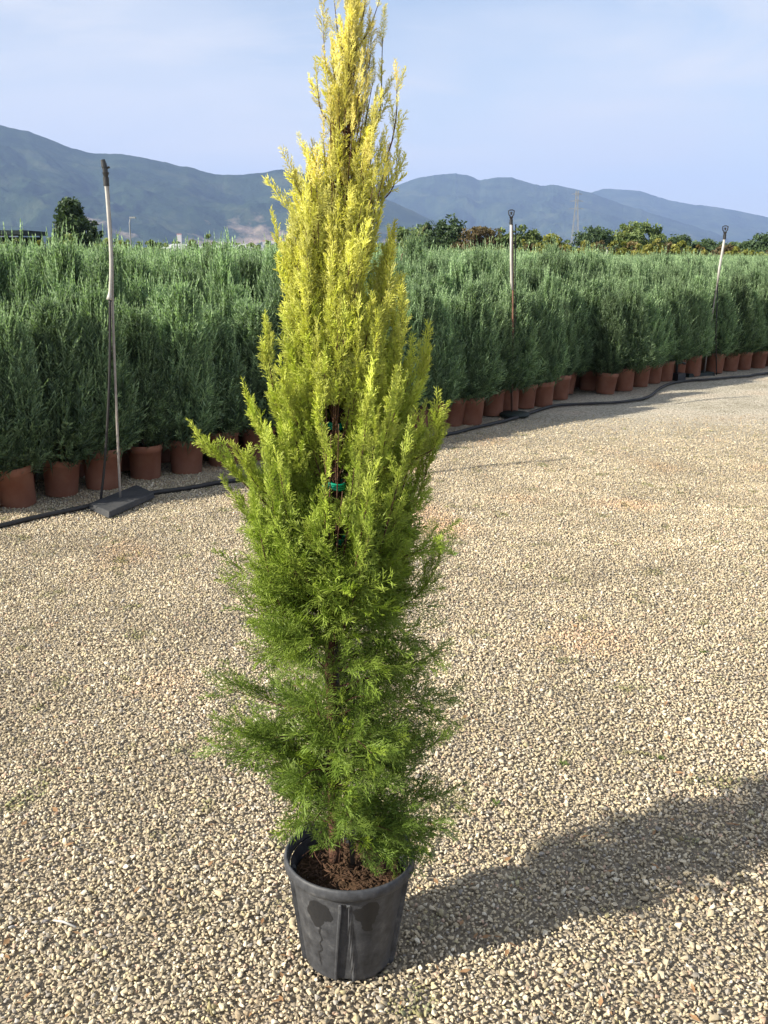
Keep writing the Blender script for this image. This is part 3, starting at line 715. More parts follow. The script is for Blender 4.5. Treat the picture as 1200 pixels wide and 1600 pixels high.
# ================================================================== POTTED CYPRESS FIELD
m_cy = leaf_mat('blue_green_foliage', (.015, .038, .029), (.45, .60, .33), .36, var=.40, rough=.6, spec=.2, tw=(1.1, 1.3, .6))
def crown_mesh(seed, H, Rm, nsp, name='crown', plume_n=15, w=.0040):
    rg = random.Random(seed); acc = [[], [], []]
    lobes = [(rg.uniform(0, 6.28), rg.uniform(.2, .85), rg.uniform(.8, 1.25)) for _ in range(4)]
    for s in range(nsp):
        h = rg.random() ** .85; az = rg.uniform(0, 6.28)
        prof = (min(1, .62 + 2.2 * h)) * (1 - h) ** .66 * 1.12 if h < .98 else .1
        k = 1.0
        for la, lh, lk in lobes:
            if abs((az - la + math.pi) % 6.283 - math.pi) < .7 and abs(h - lh) < .22: k *= lk
        rad = Rm * prof * k * rg.uniform(.35, 1.0) ** .6
        z = .02 + H * h * .94; L = rg.uniform(.12, .25) * (1.1 - .35 * h)
        d = Vector((math.cos(az) * (.85 - .55 * h), math.sin(az) * (.85 - .55 * h), .45 + .9 * h + rg.gauss(0, .15))).normalized()
        e = Vector((math.cos(az) * rad, math.sin(az) * rad, z)); o = e - d * L * .6
        if rg.random() < .30 + .3 * h:      # long leaders that break the outline
            d = Vector((math.cos(az) * .25, math.sin(az) * .25, 1)).normalized(); L = rg.uniform(.18, .34) * (1.1 - .3 * h); o = e - d * L * .45
        ax = d; x_ = ax.orthogonal().normalized(); x_ = (x_ * math.cos(az * 3.1 + s) + ax.cross(x_) * math.sin(az * 3.1 + s)); y_ = ax.cross(x_)
        crv = rg.uniform(-.12, .12); tk = rg.uniform(.28, 1.0) ** 1.4
        ribbon(o, o + ax * L, w * .9, .1 * tk, .8 * tk, acc, rg)
        for i in range(plume_n):
            t = .12 + .85 * i / plume_n; sd = 1 if i % 2 else -1
            p0 = o + ax * L * t + x_ * crv * L * t * t
            ll = L * .34 * (1 - .5 * t) * rg.uniform(.75, 1.2)
            dd = (ax * .85 + x_ * sd * rg.uniform(.35, .8) + y_ * rg.gauss(0, .3)).normalized()
            ribbon(p0, p0 + dd * ll, w, (.15 + .35 * t) * tk, (.55 + .45 * t) * tk, acc, rg)
            if rg.random() < .4:
                p1 = p0 + dd * ll * .45; d3 = (dd + x_ * rg.gauss(0, .5) + y_ * rg.gauss(0, .5)).normalized()
                ribbon(p1, p1 + d3 * ll * .45, w * .9, .3 * tk, (.6 + .4 * t) * tk, acc, rg)
    for s in range(110):       # wispy shoots standing clear of the crown
        h = rg.uniform(.25, 1.0); az = rg.uniform(0, 6.28); rad = Rm * (1 - h * .93) ** .6 * rg.uniform(.75, 1.05); L = rg.uniform(.16, .30)
        o = Vector((math.cos(az) * rad, math.sin(az) * rad, .02 + H * h * .93)); d = Vector((math.cos(az) * .45 * (1.2 - h), math.sin(az) * .45 * (1.2 - h), 1)).normalized()
        x_ = d.orthogonal().normalized(); tk = rg.uniform(.4, 1); bend_ = x_ * rg.uniform(-.25, .25)
        for i in range(11):
            t = i / 11; p0 = o + (d + bend_ * t) * L * t
            ribbon(p0, p0 + (d + bend_ * t) * L * .12, w * .8, t * tk, tk, acc, rg)
            for sd in (-1, 1):
                q_ = Vector((rg.gauss(0, 1), rg.gauss(0, 1), 0)); dd = (d + q_ * .45).normalized(); ribbon(p0, p0 + dd * L * .22 * (1.05 - t), w * .85, .3 * tk, tk, acc, rg)
    return mesh_np(name, acc[0], acc[1], [m_cy], False, {'tip': ('FLOAT', acc[2])})
NC = 7
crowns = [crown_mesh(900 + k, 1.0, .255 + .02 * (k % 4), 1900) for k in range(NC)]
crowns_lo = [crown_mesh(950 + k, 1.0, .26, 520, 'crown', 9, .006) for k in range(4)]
g = Geo(); g.lathe([(.0, .004), (.108, .0), (.113, .006), (.128, .222), (.131, .2225), (.1345, .226), (.1385, .268), (.137, .272), (.1335, .27), (.131, .235), (.124, .2)], 36)
pot_me = g.mesh('pot', M['terracotta'], True)
g = Geo(); g.lathe([(0, .232), (.06, .235), (.127, .228)], 20); soil_me = g.mesh('soil', M['soil'])
g = Geo(); g.tube([(0, 0, .2), (.008, .004, .6), (0, -.006, 1.15)], [.012, .009, .004], 6); stem_me = g.mesh('stem', M['bark_far'], True)
fr = random.Random(21)
def potted(loc, hh, w, label, group, parts=True, ci=None):
    sc_ = fr.uniform(.95, 1.04)
    cm = crowns[fr.randrange(NC) if ci is None else ci]
    if parts:
        t = empty('potted_cypress', loc, fr.uniform(0, 6.28))
        a = link('pot', pot_me, t); a.scale = (sc_, sc_, sc_); a.rotation_euler = (R(fr.gauss(0, 1.8)), R(fr.gauss(0, 1.8)), fr.uniform(0, 6)); a.scale = (sc_ * fr.uniform(.97, 1.03), sc_, sc_ * fr.uniform(.96, 1.04))
        b = link('soil', soil_me, t); b.scale = (sc_, sc_, sc_)
        s_ = link('stem', stem_me, t); s_.scale = (1, 1, hh / 1.35)
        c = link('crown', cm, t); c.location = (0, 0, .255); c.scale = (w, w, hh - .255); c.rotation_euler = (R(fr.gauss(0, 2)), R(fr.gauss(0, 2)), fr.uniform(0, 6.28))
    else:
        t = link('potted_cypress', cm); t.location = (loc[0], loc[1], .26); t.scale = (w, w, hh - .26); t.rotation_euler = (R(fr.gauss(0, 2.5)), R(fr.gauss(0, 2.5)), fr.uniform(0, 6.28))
    props(t, label, 'potted cypress', group)
    return t
ordn = ['first', 'second', 'third', 'fourth', 'fifth', 'sixth', 'seventh', 'eighth', 'ninth', 'tenth', 'eleventh', 'twelfth', 'thirteenth']
row_px = [(-42, 806), (30, 793), (97, 777), (162, 767), (228, 750), (292, 740), (350, 727), (405, 719), (452, 711), (498, 703), (541, 696), (580, 689), (616, 682), (649, 676), (678, 671), (704, 665), (735, 663), (768, 651), (792, 646),
          (818, 640), (847, 636), (871, 625), (905, 606), (945, 616), (974, 612), (997, 606), (1017, 601), (1036, 597), (1055, 593), (1080, 590), (1115, 585), (1138, 581), (1160, 578), (1183, 574), (1206, 571), (1228, 568)]
def front_label(i, px):
    if px < 0: return None
    if px < 420: return 'blue-green potted cypress in the front row, %s terracotta pot counting from the left edge' % ordn[i - 1]
    if px < 660: return 'front-row potted cypress hidden behind the golden cypress, its terracotta pot covered'
    if px < 890:
        k = [q for q, (a, b) in enumerate(row_px) if 660 < a < 890].index(i)
        return 'dark green potted cypress, %s terracotta pot to the right of the golden cypress' % ordn[k]
    if px == 905: return 'potted cypress set back behind the line just left of the forward pot at the bend'
    if px == 945: return 'short potted cypress whose orange pot stands forward where the row bends'
    if px < 1100:
        k = [q for q, (a, b) in enumerate(row_px) if 950 < a < 1100].index(i)
        return 'potted cypress in the front row, %s pot right of the forward orange one' % ordn[k]
    k = [q for q, (a, b) in enumerate(row_px) if 1100 < a].index(i)
    return 'distant potted cypress in the front row, %s pot right of the far sprinkler' % ordn[k]
for i, (px, py) in enumerate(row_px):
    q = ground_pt(px, py); d = Vector((q.x, q.y, 0)).normalized(); c = q + d * .105
    hh = fr.uniform(1.06, 1.34); w = fr.uniform(.9, 1.2)
    if px == 945: hh, w = 1.12, .9
    if px in (871, 905): hh, w = 1.08, .72
    if px == 847: w = .85
    lab = front_label(i, px)
    potted((c.x, c.y, hnoise(c.x, c.y)), hh, w, lab or 'potted cypress at the left end of the front row, cut by the picture edge', 'potted cypresses lined up in terracotta pots', True)
ROWLAB = ['cypress of the second row, its shaded pot peeping between front-row pots', 'cypress of the third row, only its green upper crown showing over the front rows',
          'cypress of the fourth row, its sunlit feathery tip above the third row', 'cypress of the fifth row, seen as a pale tip behind the fourth row',
          'cypress of the sixth row, a tip barely above its neighbours']
S0 = -1.0
for rI in range(1, 7):
    n_ = 34 + rI * 3
    for k in range(n_):
        s = S0 - .25 * rI + k * .40 + fr.uniform(-.05, .05); dd = .14 + rI * .33 + fr.uniform(-.05, .05)
        c = ROW0 + ROWD * s + ROWN * dd
        if c.x < -.415 * c.y - .9 or c.x > .415 * c.y + .7: continue
        base = [1.26, 1.38, 1.48, 1.55, 1.57, 1.6][rI - 1]
        if rI == 6: continue
        hh = -.055 + min(base, 1.57 - .14 * min(1, max(0, (c.x - .0) / 4))) + fr.gauss(0, .085)
        potted((c.x, c.y, 0), hh, fr.uniform(1.0, 1.15), ROWLAB[rI - 1], 'cypresses of the ' + ['second', 'third', 'fourth', 'fifth', 'sixth'][rI - 1] + ' row', rI == 1)
# rest of the plant field: far too many tips to count
lc = bpy.data.collections.new('field_crowns')
for c_ in crowns_lo: lc.objects.link(bpy.data.objects.new('field_crown', c_))
pp, rr, ss, ix = [], [], [], []
for a in range(0, 150):
    for b in range(0, 62):
        s = -14 + a * .42 + fr.uniform(-.1, .1); dd = 2.1 + b * .46 + fr.uniform(-.1, .1); c = ROW0 + ROWD * s + ROWN * dd
        if abs(c.x) > .43 * c.y + 2.0 or c.y < 3: continue
        hh = 1.475 + fr.gauss(0, .05) + .12 * mnoise.noise(Vector((c.x * .2, c.y * .2, 0))) - .13 * min(1, max(0, (c.x - .5) / 5))
        w = fr.uniform(1.0, 1.25); pp.append((c.x, c.y, .2)); rr.append((fr.gauss(0, .05), fr.gauss(0, .05), fr.uniform(0, 6.28))); ss.append((w, w, hh - .2)); ix.append(fr.randrange(4))
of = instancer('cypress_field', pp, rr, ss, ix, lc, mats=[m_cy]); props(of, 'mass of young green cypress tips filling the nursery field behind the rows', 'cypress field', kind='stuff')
# one long leader leaning above the rest
def leader(px0, py0, px1, py1, Yd, label, cm, n_=26, th=.35):
    a = plane_pt(px0, py0, Yd); b = plane_pt(px1, py1, Yd); rg = random.Random(px0); acc = [[], [], []]
    o = Vector((a.x, a.y, 0)); t = empty('leaning_cypress', o)
    ax = (b - a)
    for i in range(n_):
        f = i / n_; p0 = a + ax * f - o; th_ = rg.uniform(0, 6.28); L = ax.length * th * (1.1 - f) * rg.uniform(.6, 1.1)
        d = (ax.normalized() + Vector((math.cos(th_), math.sin(th_), .2)) * .8).normalized()
        for q in range(10):
            u = q / 10; pq = p0 + d * L * u; d2 = (d + Vector((rg.gauss(0, .5), rg.gauss(0, .5), rg.gauss(0, .3)))).normalized(); ribbon(pq, pq + d2 * L * .35, .006, .5, 1, acc, rg)
    link('crown', mesh_np('crown', acc[0], acc[1], [cm], False, {'tip': ('FLOAT', acc[2])}), t)
    g = Geo(); g.tube([(0, 0, 0), (a - o) * .6, a - o, b - o], [.02, .014, .01, .003], 6); g.build('trunk', M['bark_far'], t, True)
    props(t, label, 'young cypress'); return t
m_pale = leaf_mat('pale_foliage', (.13, .18, .06), (.34, .38, .16), .3, var=.2)
leader(628, 398, 668, 352, 13.0, 'pale green cypress leader leaning right above the plants beside the golden cypress', m_pale)

# ================================================================== HOSE
hp = [(-120, 850), (0, 822), (70, 806), (140, 792), (190, 781), (250, 768), (330, 757), (430, 741), (520, 722), (600, 703), (690, 681), (740, 668), (800, 654), (870, 634), (960, 629), (1008, 621), (1030, 610), (1045, 602), (1072, 597), (1110, 595), (1150, 590), (1200, 583), (1280, 575)]
pts = catmull([ground_pt(x, y, .016) for x, y in hp], 260); g = Geo()
for q in pts: q.z = hnoise(q.x, q.y) + .016 + .004
g.tube(pts, .0165, 10)
props(g.build('irrigation_hose', M['hose'], None, True), 'long black irrigation hose snaking over the gravel in front of the terracotta pots', 'hose')

# ================================================================== SPRINKLER STANDS
def sprinkler_head(t, base, s=1.0, tilt=0, ring=True):
    g = Geo(); b = Vector(base)
    g.tube([b, b + Vector((0, 0, .05 * s))], .017 * s, 12); g.tube([b + Vector((0, 0, .05 * s)), b + Vector((0, 0, .075 * s))], [.012 * s, .020 * s], 12)
    k = b + Vector((0, 0, .075 * s))
    h = g.build('sprinkler_head', M['black'], t)
    g = Geo()
    if ring:
        loop = [k + Vector((x * s, 0, z * s)) for x, z in ((-.006, 0), (-.024, .018), (-.028, .055), (-.010, .062), (.010, .062), (.028, .055), (.024, .018), (.006, 0))]
        g.tube(loop, .0058 * s, 8); g.tube([k + Vector((0, 0, .015 * s)), k + Vector((0, 0, .045 * s))], [.007 * s, .013 * s], 8)
    else:
        g.tube([k, k + Vector((-.004, 0, .035 * s))], .015 * s, 10); g.tube([k + Vector((-.004, 0, .03 * s)), k + Vector((-.012, 0, .07 * s))], [.018 * s, .013 * s], 10)
        g.tube([k + Vector((.0, 0, .02 * s)), k + Vector((.026 * s, 0, .03 * s))], .006 * s, 6)
    g.build('nozzle', M['black'], h)
# left stand
q = ground_pt(188, 781, .03); Yb = q.y
t = empty('sprinkler_stand', (q.x, q.y, 0)); O = Vector(t.location)
props(t, 'nearest sprinkler riser on a flat grey rubber block left of the golden cypress', 'sprinkler', 'sprinkler stands along the hose')
cors = [ground_pt(138, 797), ground_pt(170, 812), ground_pt(243, 779), ground_pt(215, 766)]
bm_ = Geo(); vs_ = [(c - O) for c in cors]; base_z = .006
low = [(v_.x, v_.y, base_z) for v_ in vs_]; cen = sum((Vector(v_) for v_ in low), Vector()) / 4
hi_ = [tuple(Vector(v_).lerp(cen, .05) + Vector((0, 0, .040))) for v_ in low]
bm_.add(low + hi_, [(3, 2, 1, 0), (4, 5, 6, 7), (0, 1, 5, 4), (1, 2, 6, 5), (2, 3, 7, 6), (3, 0, 4, 7)])
base = bm_.build('base', M['rubber'], t); bv = base.modifiers.new('edge', 'BEVEL'); bv.width = .006; bv.segments = 2
P2 = lambda x, y: plane_pt(x, y, Yb) - O
g = Geo(); g.tube(catmull([P2(188, 780), P2(184, 690), P2(180, 590), P2(176, 480), P2(175, 400), P2(170, 320), P2(168, 288)], 30), .0085, 8); g.build('rod', M['steel'], t, True)
g = Geo(); g.tube([v_ + Vector((0, -.018, 0)) for v_ in catmull([P2(158, 786), P2(165, 720), P2(171, 620), P2(173, 540), P2(173, 462)], 24)], .0085, 8); g.build('feed_tube', M['hose'], t, True)
g = Geo(); pl_ = [v_ + Vector((0, -.020, 0)) for v_ in catmull([P2(172, 468), P2(174, 445), P2(174.5, 400), P2(171, 340), P2(168, 300), P2(167, 290)], 24)]
g.tube(pl_, [.018] + [.015, .011] + [.0098] * 22, 10); g.build('white_sleeve', M['white'], t, True)
sprinkler_head(t, P2(167.5, 291) + Vector((0, -.015, 0)), 1.05, ring=False)
# middle stand
q = ground_pt(800, 650); Yb = q.y; t = empty('sprinkler_stand', (q.x, q.y, 0)); O = Vector(t.location)
props(t, 'sprinkler riser with brown rod and white upper sleeve on a round black base', 'sprinkler', 'sprinkler stands along the hose')
g = Geo(); g.lathe([(0, .0), (.15, 0), (.158, .012), (.15, .035), (.05, .045), (0, .045)], 28); o = g.build('base', M['disc'], t, True); o.location = (.02, -.01, .003)
P2 = lambda x, y: plane_pt(x, y, Yb) - O
g = Geo(); g.tube([P2(800, 648), P2(801, 560), P2(801.5, 450), P2(801, 390), P2(800, 350)], .0095, 8); g.build('rod', M['rust'], t, True)
g = Geo(); g.tube([v_ + Vector((-.006, -.022, 0)) for v_ in (P2(801, 453), P2(799.5, 440), P2(799, 400), P2(799, 351))], [.010, .0125, .0125, .0125], 10); g.build('white_sleeve', M['white'], t, True)
g = Geo(); g.tube([v_ + Vector((.02, .01, 0)) for v_ in (P2(796, 648), P2(796, 600), P2(802, 500), P2(802, 420), P2(803, 350))], .006, 6); g.build('feed_tube', M['hose'], t, True)
sprinkler_head(t, P2(799, 351) + Vector((-.006, -.02, 0)), 1.0)
# right stand
q = ground_pt(1100, 588); Yb = q.y; t = empty('sprinkler_stand', (q.x, q.y, 0)); O = Vector(t.location)
props(t, 'farthest sprinkler riser, leaning right near the right edge of the hedge', 'sprinkler', 'sprinkler stands along the hose')
g = Geo(); g.box((-.12, .02, .03), (.50, .26, .055), .5, .92); g.build('base', M['disc'], t)
P2 = lambda x, y: plane_pt(x, y, Yb) - O
g = Geo(); g.tube([P2(1100, 586), P2(1106, 540), P2(1116, 470), P2(1121, 440), P2(1132, 370)], .010, 8); g.build('rod', M['steel'], t, True)
g = Geo(); g.tube([v_ + Vector((0, -.022, 0)) for v_ in (P2(1120, 443), P2(1123, 420), P2(1128, 392), P2(1131, 373))], [.012, .016, .016, .014], 10); g.build('white_sleeve', M['white'], t, True)
g = Geo(); g.tube([v_ + Vector((.02, .02, 0)) for v_ in (P2(1118, 586), P2(1117, 520), P2(1120, 443))], .008, 6); g.build('feed_tube', M['hose'], t, True)
sprinkler_head(t, P2(1131, 374) + Vector((0, -.02, 0)), 1.25)
# valve box beside it
g = Geo(); c = ground_pt(1063, 596); c = c + Vector((.0, .1, 0)); o = empty('hose_valve', c)
g.box((0, 0, .05), (.16, .12, .10), .6, .9); g.build('valve_box', M['black'], o); g = Geo(); g.tube([(-.03, 0, .1), (-.03, 0, .22), (.03, 0, .24), (.08, 0, .22)], .018, 8); g.build('elbow', M['black'], o, True)
props(o, 'black plastic valve and elbow standing on the hose between the pots', 'valve')

# ================================================================== BACKGROUND PLANTS AND TREES
def tree_mesh(seed, w, h, c0, n_clump, per, leaf, kind='round'):
    """crown of leaf-sized faces, grouped in clumps; returns arrays"""
    rg = np.random.default_rng(seed); V = []; F = []; T = []
    cs = []; lob = [(rg.uniform(-.5, .5) * w * .62, rg.uniform(-.4, .4) * w * .5, rg.uniform(.35, 1.0) * (h - c0) * .72 + c0, rg.uniform(.2, .42) * w) for _ in range(7)]; lob[0] = (0, 0, c0 + (h - c0) * .72, w * .3)
    for k in range(n_clump):
        u = rg.random()
        if kind == 'cone': zz = c0 + (h - c0) * u; rad = w * .5 * (1 - u) ** .8 * rg.uniform(.2, 1) ** .5 + .03 * w
        else:
            zz = c0 + (h - c0) * (.06 + .90 * u); prof = math.sqrt(max(.04, 1 - (2 * u - .92) ** 2 / 1.2)); rad = w * .5 * prof * rg.uniform(.25, 1) ** .5
        if kind != 'cone' and rg.random() < .72:
            L_ = lob[rg.integers(0, 7)]; q_ = rg.normal(0, 1, 3); q_ /= np.linalg.norm(q_); q_ *= L_[3] * rg.uniform(.6, 1); zz2 = min(L_[2] + q_[2] * .8, h - w * .05)
            cs.append((L_[0] + q_[0], L_[1] + q_[1], zz2, w * rg.uniform(.05, .11))); continue
        a = rg.uniform(0, 6.28); cs.append((rad * math.cos(a), rad * math.sin(a), zz, w * rg.uniform(.09, .17)))
    for (x, y, z, r_) in cs:
        n_ = per; d = rg.normal(0, 1, (n_, 3)); d /= np.linalg.norm(d, axis=1)[:, None]; rr_ = r_ * rg.uniform(.3, 1.08, (n_, 1)) ** .6
        P_ = np.array([[x, y, z]]) + d * rr_ * np.array([[1.1, 1.1, .8]])
        a = rg.normal(0, 1, (n_, 3)); b = rg.normal(0, 1, (n_, 3)); a /= np.linalg.norm(a, axis=1)[:, None]; b = np.cross(a, b); b /= np.linalg.norm(b, axis=1)[:, None]
        s = leaf * rg.uniform(.6, 1.3, (n_, 1))
        q = np.stack([P_ - a * s, P_ + b * s * .5, P_ + a * s, P_ - b * s * .5], 1).reshape(-1, 3)
        F.append(np.arange(n_ * 4).reshape(-1, 4) + sum(len(v_) for v_ in V)); V.append(q); T.append(np.repeat(np.clip(.5 + .5 * d[:, 2] + rg.normal(0, .2, n_), 0, 1), 4) * rg.uniform(.6, 1))  # tip value rises with height inside each clump, so upper leaves are paler
    return np.concatenate(V), np.concatenate(F), np.concatenate(T)
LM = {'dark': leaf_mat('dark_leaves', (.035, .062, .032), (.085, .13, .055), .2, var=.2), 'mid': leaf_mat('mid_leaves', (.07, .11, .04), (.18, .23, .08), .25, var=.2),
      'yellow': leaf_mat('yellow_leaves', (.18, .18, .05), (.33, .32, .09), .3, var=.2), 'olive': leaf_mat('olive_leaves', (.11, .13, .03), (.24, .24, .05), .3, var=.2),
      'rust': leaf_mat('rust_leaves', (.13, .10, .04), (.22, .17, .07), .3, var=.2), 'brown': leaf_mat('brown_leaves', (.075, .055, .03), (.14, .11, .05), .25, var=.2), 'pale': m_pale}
def bg_tree(name, px, top, D, wpx, lm, label, cat, seed, kind='round', group=None, c0=.12, n_clump=46, per=60, leaf=.16):
    a = plane_pt(px, top, D); h = a.z; w = wpx / FPX * D
    t = empty(name, (a.x, D, 0)); rg = random.Random(seed)
    V, F, T = tree_mesh(seed, w, h, h * c0, n_clump, per, leaf, kind)
    link('crown', mesh_np('crown', V, F, [LM[lm]], False, {'tip': ('FLOAT', T.astype(np.float32))}), t)
    g = Geo(); lean = w * .04; g.tube([(0, 0, -.1), (lean * .5, 0, h * .3), (lean, lean, h * .85)], [.02 * h + .02, .014 * h + .012, .01], 7)
    for k in range(5):
        an = rg.uniform(0, 6.28); z = h * rg.uniform(.2, .5); g.tube([(lean * .5, 0, z), (math.cos(an) * w * .16, math.sin(an) * w * .16, z + h * .12), (math.cos(an) * w * .33, math.sin(an) * w * .33, z + h * .28)], [.008 * h + .008, .005 * h + .005, .004], 5)
    g.build('trunk', M['bark_far'], t, True); props(t, label, cat, group); return t
TG = 'trees along the skyline behind the plant field'
bg_tree('conifer_tree', 108, 316, 75, 78, 'dark', 'dark bushy conifer standing left of the nearest sprinkler head', 'tree', 31, 'cone', TG, .05, 150, 60, .17)
bg_tree('broadleaf_tree', 140, 337, 78, 38, 'dark', 'small dark round tree touching the right side of the left conifer', 'tree', 32, 'round', TG, .05, 80, 50, .14)
for i, (px, top, D, w, lm, lab) in enumerate([
        (641, 350, 90, 46, 'mid', 'grey-green tree just right of the golden cypress top'), (672, 346, 95, 50, 'dark', 'dark tree second to the right of the golden cypress'),
        (700, 337, 85, 46, 'dark', 'tallest blackish tree right of the golden cypress'), (752, 355, 80, 62, 'brown', 'brownish green shrubby tree left of the middle sprinkler'),
        (787, 358, 84, 36, 'mid', 'small green tree right behind the middle sprinkler head'), (823, 353, 88, 50, 'mid', 'round green tree right of the middle sprinkler head'),
        (862, 368, 90, 40, 'olive', 'yellowish green tree between the round tree and the pylon'), (930, 354, 96, 56, 'dark', 'wide dark green tree right of the lattice pylon'),
        (975, 356, 100, 40, 'olive', 'olive green tree left of the highest flat-topped crown'), (998, 346, 100, 62, 'mid', 'highest flat-topped green tree on the right skyline'),
        (1040, 365, 102, 56, 'mid', 'low green tree right of the flat-topped tree'), (1066, 366, 98, 28, 'dark', 'small dark tree closing the right-hand clump'),
        (1104, 375, 100, 44, 'dark', 'low dark shrubby tree behind the far sprinkler'), (1165, 378, 92, 58, 'dark', 'dark green tree at the right end of the skyline'),
        (1196, 364, 88, 50, 'dark', 'pointed dark tree cut by the right picture edge'), (1136, 384, 88, 36, 'brown', 'brownish bush right of the far sprinkler head')]):
    bg_tree('broadleaf_tree', px, top, D, w * 1.25, lm, lab, 'tree', 40 + i, 'round', TG, .04, 120, 50, .15)
kinds = ['olive', 'yellow', 'yellow', 'rust', 'yellow', 'olive', 'yellow', 'brown']
desc = {'olive': 'olive green', 'yellow': 'yellow', 'rust': 'rusty orange', 'brown': 'brown', 'pale': 'pale green', 'mid': 'green'}
br = random.Random(8)
zones = [(640, 790, 'left of the middle sprinkler', 8, (384, 394)), (812, 892, 'between the middle sprinkler and the pylon', 7, (372, 386)), (905, 1110, 'between pylon and far sprinkler', 16, (370, 384)), (1140, 1215, 'right of the far sprinkler', 5, (384, 394))]
for x0, x1, where, cnt, (ya, yb) in zones:
    for k in range(cnt):
        px = x0 + (x1 - x0) * (k + .5) / cnt; lm = br.choice(['olive', 'brown', 'mid', 'pale']) if x0 in (640, 1140) else kinds[(k * 3 + x0) % 8]
        bg_tree('orchard_shrub', px, br.uniform(ya, yb), br.uniform(52, 66), (x1 - x0) / cnt * br.uniform(1.6, 2.3), lm,
                '%s autumn shrub %s, %s from left' % (desc[lm], where, (ordn + ['fourteenth', 'fifteenth', 'sixteenth'])[k]), 'shrub', 300 + int(px), 'round', 'autumn shrubs beyond the field', .05, 60, 45, .10)
for k, (px, top, w) in enumerate([(108, 362, 22), (143, 370, 18), (165, 371, 16), (58, 372, 20), (215, 374, 18), (20, 374, 26), (255, 377, 20), (300, 374, 20), (327, 362, 18), (365, 373, 30), (398, 376, 24), (425, 378, 22), (235, 372, 14), (190, 374, 18)]):
    lm = ['pale', 'pale', 'pale', 'olive', 'mid', 'mid', 'olive', 'mid', 'mid', 'dark', 'mid', 'pale', 'mid', 'olive'][k]
    lab = ['pale yellow bush in front of the dark left conifer', 'small pale bush just left of the nearest sprinkler', 'low pale bush behind the nearest sprinkler pole', 'olive bush between the dark shed and the conifer', 'green bush beneath the street lamp',
           'green bush in front of the dark shed at the left edge', 'olive bush right of the street lamp', 'green bush at the left end of the greenhouse', 'pointed green bush standing over the greenhouse roof', 'dark bush covering the middle of the greenhouse',
           'green bush near the right end of the greenhouse', 'pale bush left of the golden cypress at the skyline', 'small green bush between the lamp and the olive bush', 'olive bush between the sprinkler pole and the lamp'][k]
    bg_tree('field_bush', px, top, 34 if lm == 'pale' else 48, w * 1.7, lm, lab, 'bush', 600 + k, 'round', 'bushes at the left skyline', .03, 60, 45, .07)
# far wood band that reads as one mass
def wood_band(name, px0, px1, D, hmin, hmax, m, seed, label, n_=150):
    rg = random.Random(seed); Vs, Fs, Ts, cnt = [], [], [], 0
    for k in range(n_):
        px = px0 + (px1 - px0) * k / n_; a = plane_pt(px, 400, D); h = rg.uniform(hmin, hmax)
        V, F, T = tree_mesh(seed * 100 + k, h * 1.1, h, 0.3, 9, 26, .42 * D / 200, 'round'); V = V + np.array([[a.x, D + rg.uniform(-12, 12), 0]])
        Vs.append(V); Fs.append(F + cnt); Ts.append(T); cnt += len(V)
    props(link(name, mesh_np(name, np.concatenate(Vs), np.concatenate(Fs), [m], False, {'tip': ('FLOAT', np.concatenate(Ts).astype(np.float32))})), label, 'woodland', kind='stuff')
wood_band('distant_woodland', -150, 1350, 230, 3.0, 5.2, LM['mid'], 5, 'distant green woodland strip under the mountains', 230)

# pylon
t = empty('lattice_pylon', (*plane_pt(897, 400, 420).xy, 0)); O = Vector(t.location)
props(t, 'grey lattice power pylon standing in front of the right mountains', 'pylon')
hP = plane_pt(897, 298, 420).z; g = Geo(); wb, wt = 1.9, .5
wz = lambda z: wb + (wt - wb) * min(1, z / (hP * .8))
lv = [0, hP * .2, hP * .38, hP * .54, hP * .68, hP * .8, hP * .9, hP]
for sx_, sy_ in ((1, 1), (1, -1), (-1, -1), (-1, 1)):
    g.tube([(sx_ * wz(z) / 1, sy_ * wz(z) / 1, z) for z in lv], .10, 4)
g.build('legs', M['galv'], t); g = Geo()
for i in range(len(lv) - 1):
    for (ax_, ay), (bx_, by) in (((1, 1), (1, -1)), ((1, -1), (-1, -1)), ((-1, -1), (-1, 1)), ((-1, 1), (1, 1))):
        a, b = wz(lv[i]), wz(lv[i + 1]); g.tube([(ax_ * a, ay * a, lv[i]), (bx_ * b, by * b, lv[i + 1])], .05, 4); g.tube([(bx_ * a, by * a, lv[i]), (ax_ * b, ay * b, lv[i + 1])], .05, 4)
g.build('bracing', M['galv'], t)
for z, L in ((hP * .74, 3.2), (hP * .85, 2.8), (hP * .95, 2.3)):
    g = Geo(); g.tube([(-L, 0, z), (0, 0, z + .5), (L, 0, z)], .10, 4); g.tube([(-L, 0, z), (L, 0, z)], .08, 4); g.build('crossarm', M['galv'], t)
# street lamp
q = plane_pt(207, 400, 120); t = empty('street_lamp', (q.x, q.y, 0)); props(t, 'thin street lamp rising behind the field right of the nearest sprinkler', 'street lamp')
hl = plane_pt(207, 340, 120).z; g = Geo(); g.tube([(-.1, 0, 0), (-.1, 0, hl * .9), (.05, 0, hl)], [.10, .07, .05], 8); g.build('post', M['galv'], t, True)
g = Geo(); g.box((.3, 0, hl), (.7, .3, .18)); g.build('lamp_head', M['galv'], t)
# far white post
q = plane_pt(948, 400, 26); t = empty('white_post', (q.x, q.y, 0)); props(t, 'thin white sprinkler post far back in the field below the yellow shrubs', 'post')
g = Geo(); g.tube([(-.05, 0, 0), (0, 0, plane_pt(949, 390, 26).z)], .022, 8); g.build('post', M['white'], t, True)
g = Geo(); z = plane_pt(949, 390, 26).z; g.tube([(0, 0, z), (0, 0, z + .06)], .035, 8); g.build('cap', M['black'], t, True)
